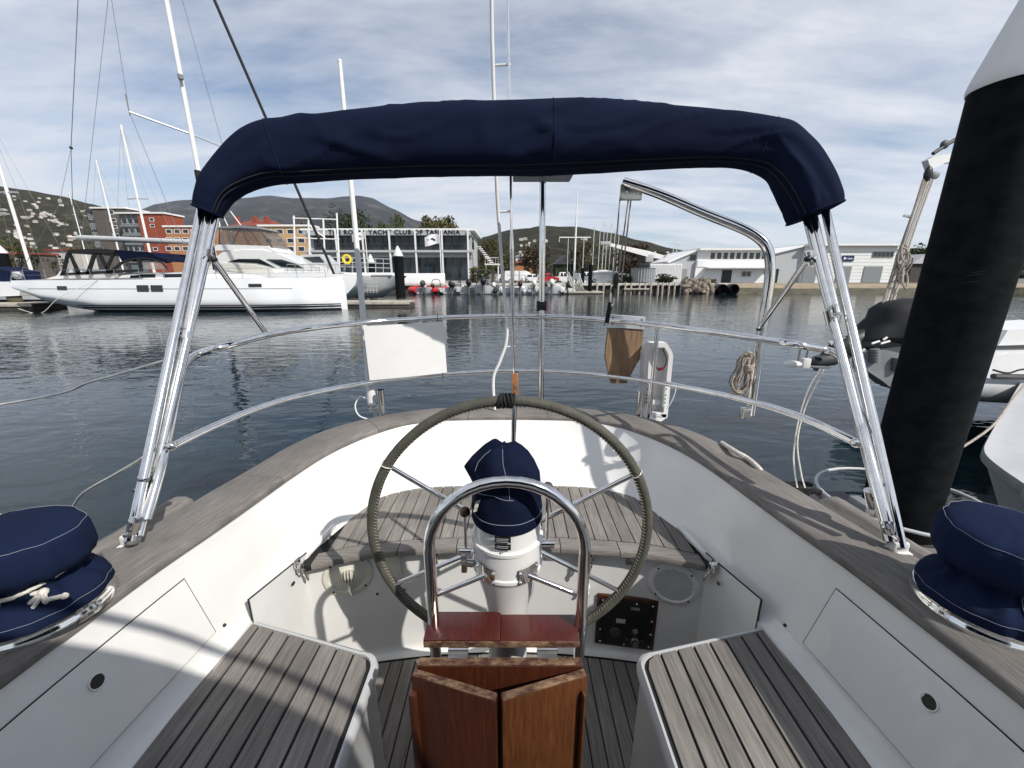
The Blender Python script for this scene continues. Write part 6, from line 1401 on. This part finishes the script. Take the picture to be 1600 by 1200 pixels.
# ---------------------------------------------------------------- vehicles
def vehicle(name, label, px_, Y, prof, cab, L_, wd, wheels, rot, m='white_paint', cat='car', winp=()):
    p = atY(px_, 430, Y); t = thing(name, (p.x, Y, ZQ+.06), label, cat); z0 = ZQ+.06
    P = [Vector((p.x+x_*L_/2, Y-wd/2, z0+z_)) for x_, z_ in prof]; n = len(P); c_ = p.x
    rows_ = [[Vector((q.x, Y-wd/2+d, q.z if k == 1 else z0+.3+(q.z-z0-.3)*.985)) for q in P] for d, k in ((0, 0), (.08, 1), (wd-.08, 1), (wd, 0))]
    b = B().loft(rows_, closed=True); b.F += [tuple(range(n)), tuple(3*n+i for i in range(n))[::-1]]; body = b.obj('body', m, t, sharp=30)
    P = [(p.x+x_*L_/2, z0+z_) for x_, z_ in cab]
    if P:
        rows_ = [[Vector((x_, Y-wd/2+d+(.16 if (z_-z0) > 1.2 else .02)*s_, z_)) for x_, z_ in P] for d, s_ in ((0, 1), (wd, -1))]
        b = B().loft(rows_, closed=True); n = len(P); b.F += [tuple(range(n)), tuple(n+i for i in range(n))[::-1]]; b.obj('cab', m, t, sharp=20)
    for (xa, xb, za, zb_) in winp: B().prism([(p.x+xa*L_/2, Y-wd/2-.015, z0+za), (p.x+xb*L_/2, Y-wd/2-.015, z0+za), (p.x+(xb-.04)*L_/2, Y-wd/2+.14, z0+zb_), (p.x+(xa+.04)*L_/2, Y-wd/2+.14, z0+zb_)], (0, .02, 0)).obj('window', 'glass_dark', t, smooth=False)
    for x_ in wheels:
        for sy in (-1, 1):
            w_ = B().lathe([(.01, -.11), (.30, -.11), (.34, -.06), (.34, .06), (.30, .11), (.01, .11)], (p.x+x_*L_/2, Y+sy*(wd/2-.1), z0+.34), 18, 'y').obj('wheel', 'black', t)
            if sy < 0: B().lathe([(.01, -.13), (.18, -.13), (.2, -.108)], (p.x+x_*L_/2, Y-wd/2+.1, z0+.34), 14, 'y').obj('rim', 'aluminium', w_)
    for s_ in (-1, 1): B().box(p.x+s_*L_/2-.05, p.x+s_*L_/2+.03, Y-wd/2+.1, Y-wd/2+.4, z0+.65, z0+.82, .02).obj('lamp', 'light_grey' if s_ > 0 else 'red', t)
    return t
utep = [(-1, .45), (-1, .98), (-.18, 1.0), (.45, 1.02), (.97, .92), (1, .5), (.8, .35), (-.8, .35)]; utec = [(-.16, .99), (-.12, 1.72), (.22, 1.74), (.50, 1.02)]
vehicle('utility_truck', 'white dual-cab utility truck beside the gangway head', 912, 67, utep, utec, 5.2, 1.9, (-.60, .62), 0, cat='truck', winp=((-.10, .10, 1.06, 1.62), (.12, .36, 1.06, 1.62)))
vehicle('utility_truck', 'white utility truck parked behind the dual-cab one', 877, 70, utep, utec, 5.0, 1.9, (-.60, .62), 0, cat='truck', winp=((-.10, .10, 1.06, 1.62), (.12, .36, 1.06, 1.62)))
vehicle('parked_van', 'white van parked on the grass right of the club', 811, 74, [(-1, .4), (-1, 1.9), (-.92, 2.02), (.5, 2.02), (.72, 1.75), (.95, 1.15), (1, .5), (.9, .35), (-.9, .35)], [], 5.2, 1.95, (-.6, .62), 0, cat='van', winp=((-.85, -.45, 1.25, 1.8), (-.4, .05, 1.25, 1.8), (.12, .58, 1.25, 1.75)))
vehicle('parked_car', 'low white hatchback parked beside the van', 834, 73, [(-1, .45), (-.97, .9), (-.5, .95), (.4, .95), (.95, .78), (1, .45), (.85, .3), (-.85, .3)], [(-.86, .92), (-.6, 1.42), (.05, 1.45), (.48, .94)], 4.1, 1.75, (-.62, .62), 0, winp=((-.6, -.15, .98, 1.36), (-.1, .32, .98, 1.34)))
vehicle('parked_car', 'white car nosed in behind the stern pole', 793, 76, [(-1, .45), (-.97, .95), (-.5, 1.0), (.4, 1.0), (.95, .82), (1, .45), (.85, .3), (-.85, .3)], [(-.86, .97), (-.6, 1.5), (.05, 1.52), (.48, .99)], 4.3, 1.8, (-.62, .62), 0, winp=((-.6, -.15, 1.03, 1.42), (-.1, .32, 1.03, 1.4)))
vehicle('parked_car', 'red car parked at the wharf behind the stern pole', 857, 66, [(-1, .45), (-.97, .95), (-.5, 1.0), (.4, 1.0), (.95, .82), (1, .45), (.85, .3), (-.85, .3)], [(-.86, .97), (-.6, 1.5), (.05, 1.52), (.48, .99)], 3.4, 1.7, (-.62, .62), 0, 'red', winp=((-.6, -.15, 1.03, 1.42), (-.1, .32, 1.03, 1.4)))
# ---------------------------------------------------------------- masts of the yard and of boats moored further left
def masted(px_, pt_, pb2, Y, r_, label, spread=None, lean=0.0, hull=None, grp='masts beyond the moorings'):
    p = atY(px_, pb2, Y); zt_ = atY(px_, pt_, Y).z
    t = thing('moored_sailboat', (p.x, Y, p.z if hull is None else WATER), label, 'sailboat', grp)
    zb_ = ZQ if hull is None else WATER+1.0
    B().tube([(p.x, Y, zb_), (p.x, Y, zt_)], [r_, r_*.8], 8).obj('mast', 'white_paint', t)
    if spread:
        for ps, wv in spread: z_ = atY(px_, ps, Y).z; B().tube([(p.x-wv, Y, z_-.05), (p.x, Y, z_), (p.x+wv, Y, z_-.05)], r_*.5, 6).obj('spreader', 'aluminium', t)
    w_ = B()
    for s_ in (-1, 1): w_.tube([(p.x, Y, zt_), (p.x+s_*(1.0 if not spread else spread[0][1]), Y, atY(px_, spread[0][0], Y).z if spread else zb_), (p.x+s_*1.2, Y, zb_)], .012, 4)
    w_.tube([(p.x, Y, zt_), (p.x+4.2, Y, zb_)], .012, 4).tube([(p.x, Y, zt_), (p.x-4.6, Y, zb_)], .012, 4); w_.obj('rigging_wires', 'wire', t)['kind'] = 'stuff'
    Ls, hz = (5.0, zb_) if hull is None else (hull, zb_)
    g_ = []
    for i in range(13):
        u = i/12; bw = 1.5*Ls/9*math.sin(math.pi*min(1, u*.55+.42))**.8 if u < 1 else .05; x_ = p.x-Ls*.55+Ls*u
        g_.append([Vector((x_, Y-bw, hz+.12*u)), Vector((x_, Y-bw*.8, hz-.7)), Vector((x_, Y, hz-1.1)), Vector((x_, Y+bw*.8, hz-.7)), Vector((x_, Y+bw, hz+.12*u))])
    b = B().loft(g_, closed=True); b.F += [tuple(range(5)), tuple(60+i for i in range(5))[::-1]]; b.obj('hull', 'hull_white', t)
    B().box(p.x-Ls*.25, p.x+Ls*.2, Y-.7, Y+.7, hz, hz+.45, .12).obj('cabin', 'gelcoat', t)
    return t
masted(48, 160, 420, 36, .13, 'white-masted yacht at the left edge behind the sloop stern', [(300, .9)], hull=10); masted(240, 195, 420, 42, .12, 'yacht whose slim mast rises behind the sloop boom', [(310, 1.0)], hull=10)
masted(192, 250, 420, 48, .09, 'yacht with a thin grey mast before the red brick flats', hull=9)
masted(140, 300, 420, 52, .06, 'small yacht behind the dark apartment block corner', hull=8)
for i, (px_, pt_) in enumerate(((925, 352), (934, 360), (940, 345), (945, 362), (951, 348), (957, 356), (963, 350), (886, 372), (910, 372), (1048, 375), (1053, 378))):
    masted(px_, pt_, 430, 78+(i % 4)*2.5, .055, ['small sailboat stored ashore among the yard masts', 'small sailboat stored ashore behind the container'][1 if px_ > 1000 else 0], grp='boats stored in the yard')
# left moored boats low hulls
lb_ = thing('moored_launch', (atY(-10, 470, 27.4).x, 29, WATER), 'white boat with dark cover partly seen at the left edge', 'motor boat')
def mp_(px_, py_, dy=0): return atY(px_, py_, 27.6+dy)
rows_ = [[mp_(x_, y_)+Vector((0, d, 0)) for x_, y_ in ((-160, 442), (20, 440), (34+k*4, 442), (30, 462), (-160, 470))] for d, k in ((0, 0), (1.3, 1), (2.6, 0))]
b = B().loft(rows_, closed=True); b.F += [tuple(range(5)), tuple(10+i for i in range(5))[::-1]]; b.obj('hull', 'hull_white', lb_, sharp=30)
soft_ = [mp_(x_, y_, .4) for x_, y_ in ((-120, 442), (-120, 420), (-20, 416), (14, 424), (20, 441))]; B().prism(soft_, (0, 1.8, 0)).obj('boat_cover', 'navy_faded', lb_, smooth=False)
B().tube([mp_(16, 441), mp_(18, 424), mp_(34, 424), mp_(36, 441)], .03, 6).obj('stern_rail', 'steel_dull', lb_); B().ball(mp_(27, 430, .3), .28, 10, (1.3, .8, .9)).obj('fender', 'light_grey', lb_)
# ---------------------------------------------------------------- close neighbours on the right: raised outboard and its inflatable
OY = 4.55
ob = thing('outboard_motor', atY(1400, 560, OY), 'tilted-up black outboard motor with canvas cover behind the pile', 'outboard motor')
def op_(px_, py_, d=0): return atY(px_, py_, OY+d)
cowl = [(1336, 531), (1350, 513), (1368, 498), (1374, 482), (1392, 471), (1425, 466), (1470, 468), (1510, 480), (1512, 520), (1470, 538), (1420, 541), (1385, 533)]
rows_ = []; c_ = sum((op_(x_, y_) for x_, y_ in cowl), Vector())/len(cowl)
for d, k in ((0, .72), (.05, .90), (.14, 1), (.30, 1), (.38, .90), (.43, .72)): rows_.append([c_+(op_(x_, y_)-c_)*k+Vector((0, d-.2, 0)) for x_, y_ in cowl])
b = B().loft(rows_, closed=True); n = len(cowl); b.F += [tuple(range(n)), tuple(5*n+i for i in range(n))[::-1]]; b.obj('cowl_cover', 'black_matt', ob, sharp=50)
B().tube([op_(1440, 545), op_(1345, 533), op_(1305, 550), op_(1285, 562)], [.15, .15, .13, .07], 12, flat=.6).obj('leg', 'black', ob)
B().tube([op_(1262, 566), op_(1275, 565), op_(1300, 560), op_(1322, 555), op_(1330, 553)], [.015, .07, .085, .06, .02], 14).obj('gearcase', 'dark_grey', ob)
B().prism([op_(x_, y_, -.02) for x_, y_ in ((1296, 535), (1322, 527), (1350, 528), (1342, 546), (1305, 548))], (0, .03, 0)).obj('cavitation_plate', 'light_grey', ob, smooth=False)
for k in range(3):
    a = k*2*math.pi/3+.4; c0 = op_(1276, 565); d = Vector((.25*math.cos(a)*.25, math.cos(a)*.11, math.sin(a)*.11)); B().loft([[c0+d*.15+Vector((-.012, 0, 0)), c0+d*.15+Vector((.012, 0, 0))], [c0+d*.7+Vector((-.03, .025, .02)), c0+d*.7+Vector((.03, -.025, -.02))], [c0+d+Vector((-.008, .01, 0)), c0+d+Vector((.02, -.01, 0))]]).obj('propeller_blade', 'dark_grey', ob)
for (px_, py_, ln, r_) in ((1367, 553, .20, .055), (1402, 566, .22, .05)):
    q = op_(px_, py_, -.12); rb = B()
    for k in range(9): rb.tube([q+Vector((-.02+.004*k, 0, .06-.018*k)), q+Vector((-.018+.004*k, 0, .048-.018*k))], r_*(1 if k % 2 else .85), 12)
    rb.obj('tilt_bellows', 'mid_grey', ob)['kind'] = 'stuff'
B().prism([op_(x_, y_, -.1) for x_, y_ in ((1350, 548), (1420, 540), (1432, 560), (1418, 598), (1392, 606), (1380, 596), (1356, 580))], (0, .2, 0)).obj('clamp_bracket', 'mid_grey', ob, smooth=False)
B().box(op_(1392, 602).x-.05, op_(1392, 602).x+.05, OY-.14, OY+.1, op_(1392, 606).z, op_(1392, 594).z, .02).obj('bracket_foot', 'black', ob)
for (x0, y0, x1, y1) in ((1362, 537, 1374, 533), (1376, 537, 1390, 533), (1380, 531, 1386, 527), (1345, 551, 1351, 545)): B().tube([op_(x0, y0, -.22), op_(x1, y1, -.22)], .012, 6).obj('decal', 'white_paint', ob)
rib = thing('inflatable_tender', (atY(1640, 600, OY+.9).x, OY+.9, -1.0), 'white and grey inflatable tender hanging beyond the big pile', 'inflatable boat')
def rp_(px_, py_, d=0): return atY(px_, py_, OY+.2+d)
B().tube(cr([rp_(1425, 592), rp_(1480, 600), rp_(1560, 606), rp_(1680, 610), rp_(1900, 600)], 5), [.06]+[.19]*20, 16).obj('tube', 'light_grey', rib)
B().tube(cr([rp_(1440, 585, 1.3), rp_(1500, 590, 1.3), rp_(1900, 585, 1.3)], 5), [.06]+[.19]*10, 16).obj('tube', 'light_grey', rib)
B().prism([rp_(x_, y_, .15) for x_, y_ in ((1440, 610), (1445, 572), (1540, 560), (1580, 552), (1760, 548), (1760, 612))], (0, 1.1, 0)).obj('hull_moulding', 'white_plastic', rib, smooth=False)
B().prism([rp_(x_, y_, .3) for x_, y_ in ((1560, 540), (1575, 516), (1700, 508), (1720, 535))], (0, .7, 0)).obj('console', 'white_plastic', rib, smooth=False)
B().tube([rp_(1552, 588, -.2), rp_(1760, 592, -.2)], .035, 8).obj('rub_strake', 'dark_grey', rib); B().tube(cr([rp_(1552, 578, -.19), rp_(1575, 583, -.2), rp_(1600, 577, -.19), rp_(1640, 583, -.2)], 5), .012, 6).obj('grab_line', 'black', rib)
# davit and tackle holding it
dv = thing('davit_tackle', op_(1378, 490), 'rope tackle and white davit arm above the raised outboard', 'tackle')
B().prism([op_(x_, y_, .1) for x_, y_ in ((1450, 250), (1462, 243), (1560, 232), (1560, 246), (1478, 254), (1462, 262), (1455, 264))], (0, .07, 0)).obj('davit_arm', 'white_paint', dv, smooth=False)
B().tube([op_(1458, 240, .1), op_(1476, 228, .1), op_(1500, 214, .1)], .02, 8).ball(op_(1476, 226, .1), .05, 8, (.9, .5, .9)).obj('arm_shackle', 'dark_grey', dv)
tb_ = B().ball(op_(1450, 272, .1), .06, 10, (.7, .5, 1.3)).obj('upper_block', 'black', dv); B().ball(op_(1461, 274, .12), .05, 10, (1.0, .4, .8)).obj('sheave', 'mid_grey', dv)
for i, (xa, xb, m_) in enumerate(((1446, 1376, 'rope_brown'), (1450, 1381, 'rope_white'), (1453, 1387, 'rope_brown'), (1458, 1391, 'rope_white'), (1443, 1379, 'rope_brown'))):
    B().tube(cr([op_(xa, 280, .1), op_((xa+xb)/2+2*math.sin(i*2), 375, .1+.02*math.sin(i)), op_(xa*.2+xb*.8+3*math.sin(i*3), 440, .1), op_(xb, 486, .05)], 6), .011, 6).obj('fall', m_, dv)
cb_ = B()
for k in range(7): q = op_(1412+rng.uniform(-6, 6), 395+k*7, .06); cb_.tube([q+Vector((.035*math.cos(a*math.pi/5+k), .03*math.sin(a*math.pi/5), .10*math.sin(a*math.pi/5+k)))*1.0 for a in range(10)], .010, 6, closed=True)
cb_.obj('rope_hank', 'rope_brown', dv)['kind'] = 'stuff'
B().tube([op_(1412, 337, .1), op_(1424, 339, .1)], .015, 6).obj('toggle', 'steel_dull', dv); B().ball(op_(1378, 488, .02), .06, 10, (.8, .6, .8)).obj('lower_block', 'black', dv)
# neighbouring yacht's quarter at the right edge
nb = thing('neighbour_yacht', (4.4, 2.8, WATER), 'light grey yacht quarter with dark rubbing strip at the right edge', 'yacht')
low_ = [atZ(1640, 783, -1.42), atZ(1610, 762, -1.42), atZ(1570, 735, -1.42), atZ(1546, 716, -1.42), atZ(1538, 703, -1.40), atZ(1543, 687, -1.37), atZ(1570, 640, -1.28), atZ(1600, 590, -1.20), atZ(1640, 530, -1.1)]
up_ = [p+Vector((.9, -.1, .14)) for i, p in enumerate(low_)]
lowc, upc = cr([low_[0]+Vector((.1, -1.4, 0))]+low_, 5), cr([up_[0]+Vector((.1, -1.4, 0))]+up_, 5)
B().loft([[p+Vector((.45, .1, -.62)) for p in lowc], [p+Vector((.06, .02, -.10)) for p in lowc]]).obj('topsides', 'light_grey', nb); B().loft([[p+Vector((.06, .02, -.10)) for p in lowc], [p+Vector((-.012, 0, -.07)) for p in lowc], [p+Vector((-.012, 0, -.02)) for p in lowc], [p for p in lowc]]).obj('rubbing_strip', 'mid_grey', nb)
B().loft([lowc, [a.lerp(b_, .12)+Vector((.05, 0, -.02)) for a, b_ in zip(lowc, upc)], upc, [p+Vector((1.4, .3, .08)) for p in upc]]).obj('upper_quarter', 'gelcoat_grey', nb, sharp=60)
line('mooring_rope', [Vector((BPX+.19, BPY+.02, -1.23)), atY(1548, 668, 2.75), atY(1592, 612, 3.1), atY(1680, 520, 3.6)], .008, 'rope_brown', 'grey rope stretched from the big pile to the neighbouring yacht', 'rope')
# ---------------------------------------------------------------- water
def water_mat():
    m = bpy.data.materials.new('water'); m.use_nodes = True; MATS['water'] = m
    n, l = m.node_tree.nodes, m.node_tree.links; p = n['Principled BSDF']
    p.inputs['Base Color'].default_value = (0.005, 0.015, 0.021, 1); p.inputs['Roughness'].default_value = 0.04; p.inputs['IOR'].default_value = 1.333
    tc = n.new('ShaderNodeTexCoord')
    def wave(scale, st, rot, det, dist):
        mp = n.new('ShaderNodeMapping'); mp.inputs['Scale'].default_value = st; mp.inputs['Rotation'].default_value = (0, 0, rot)
        l.new(tc.outputs['Object'], mp.inputs[0])
        t = n.new('ShaderNodeTexNoise'); t.inputs['Scale'].default_value = scale; t.inputs['Detail'].default_value = det; t.inputs['Roughness'].default_value = 0.5; t.inputs['Distortion'].default_value = dist
        l.new(mp.outputs[0], t.inputs['Vector']); return t.outputs[0]
    a = wave(1.1, (1, 2.2, 1), R(12), 2, .4); b_ = wave(3.6, (1, 1.9, 1), R(-18), 2, .3); c = wave(.22, (1, 1.6, 1), R(30), 1, .2)
    m1 = n.new('ShaderNodeMath'); m1.operation = 'MULTIPLY_ADD'; l.new(b_, m1.inputs[0]); m1.inputs[1].default_value = .28; l.new(a, m1.inputs[2])
    m2 = n.new('ShaderNodeMath'); m2.operation = 'MULTIPLY_ADD'; l.new(c, m2.inputs[0]); m2.inputs[1].default_value = 1.5; l.new(m1.outputs[0], m2.inputs[2])
    bp_ = n.new('ShaderNodeBump'); bp_.inputs['Strength'].default_value = 1.0; bp_.inputs['Distance'].default_value = 0.019
    l.new(m2.outputs[0], bp_.inputs['Height']); l.new(bp_.outputs[0], p.inputs['Normal'])
water_mat()
ys = [-400, -60, -10, 0, 5, 10, 20, 40, 62, 120]
mkw = mk('water', [(-1500, -600, WATER), (1500, -600, WATER), (1500, 160, WATER), (-1500, 160, WATER)], [(0, 1, 2, 3)], 'water'); tag(mkw, kind='structure')

hz = B().box(-15000, 9500, -900, 9800, WATER-1.0, 1560).obj('haze', None, smooth=False); tag(hz, kind='stuff')
m = bpy.data.materials.new('haze'); m.use_nodes = True
for n in list(m.node_tree.nodes): m.node_tree.nodes.remove(n)
mo_ = m.node_tree.nodes.new('ShaderNodeOutputMaterial'); pv = m.node_tree.nodes.new('ShaderNodeVolumePrincipled')
pv.inputs['Color'].default_value = (0.80, 0.88, 1.0, 1); pv.inputs['Density'].default_value = 2.6e-5; pv.inputs['Anisotropy'].default_value = 0.2
m.node_tree.links.new(pv.outputs[0], mo_.inputs['Volume']); hz.data.materials.append(m)
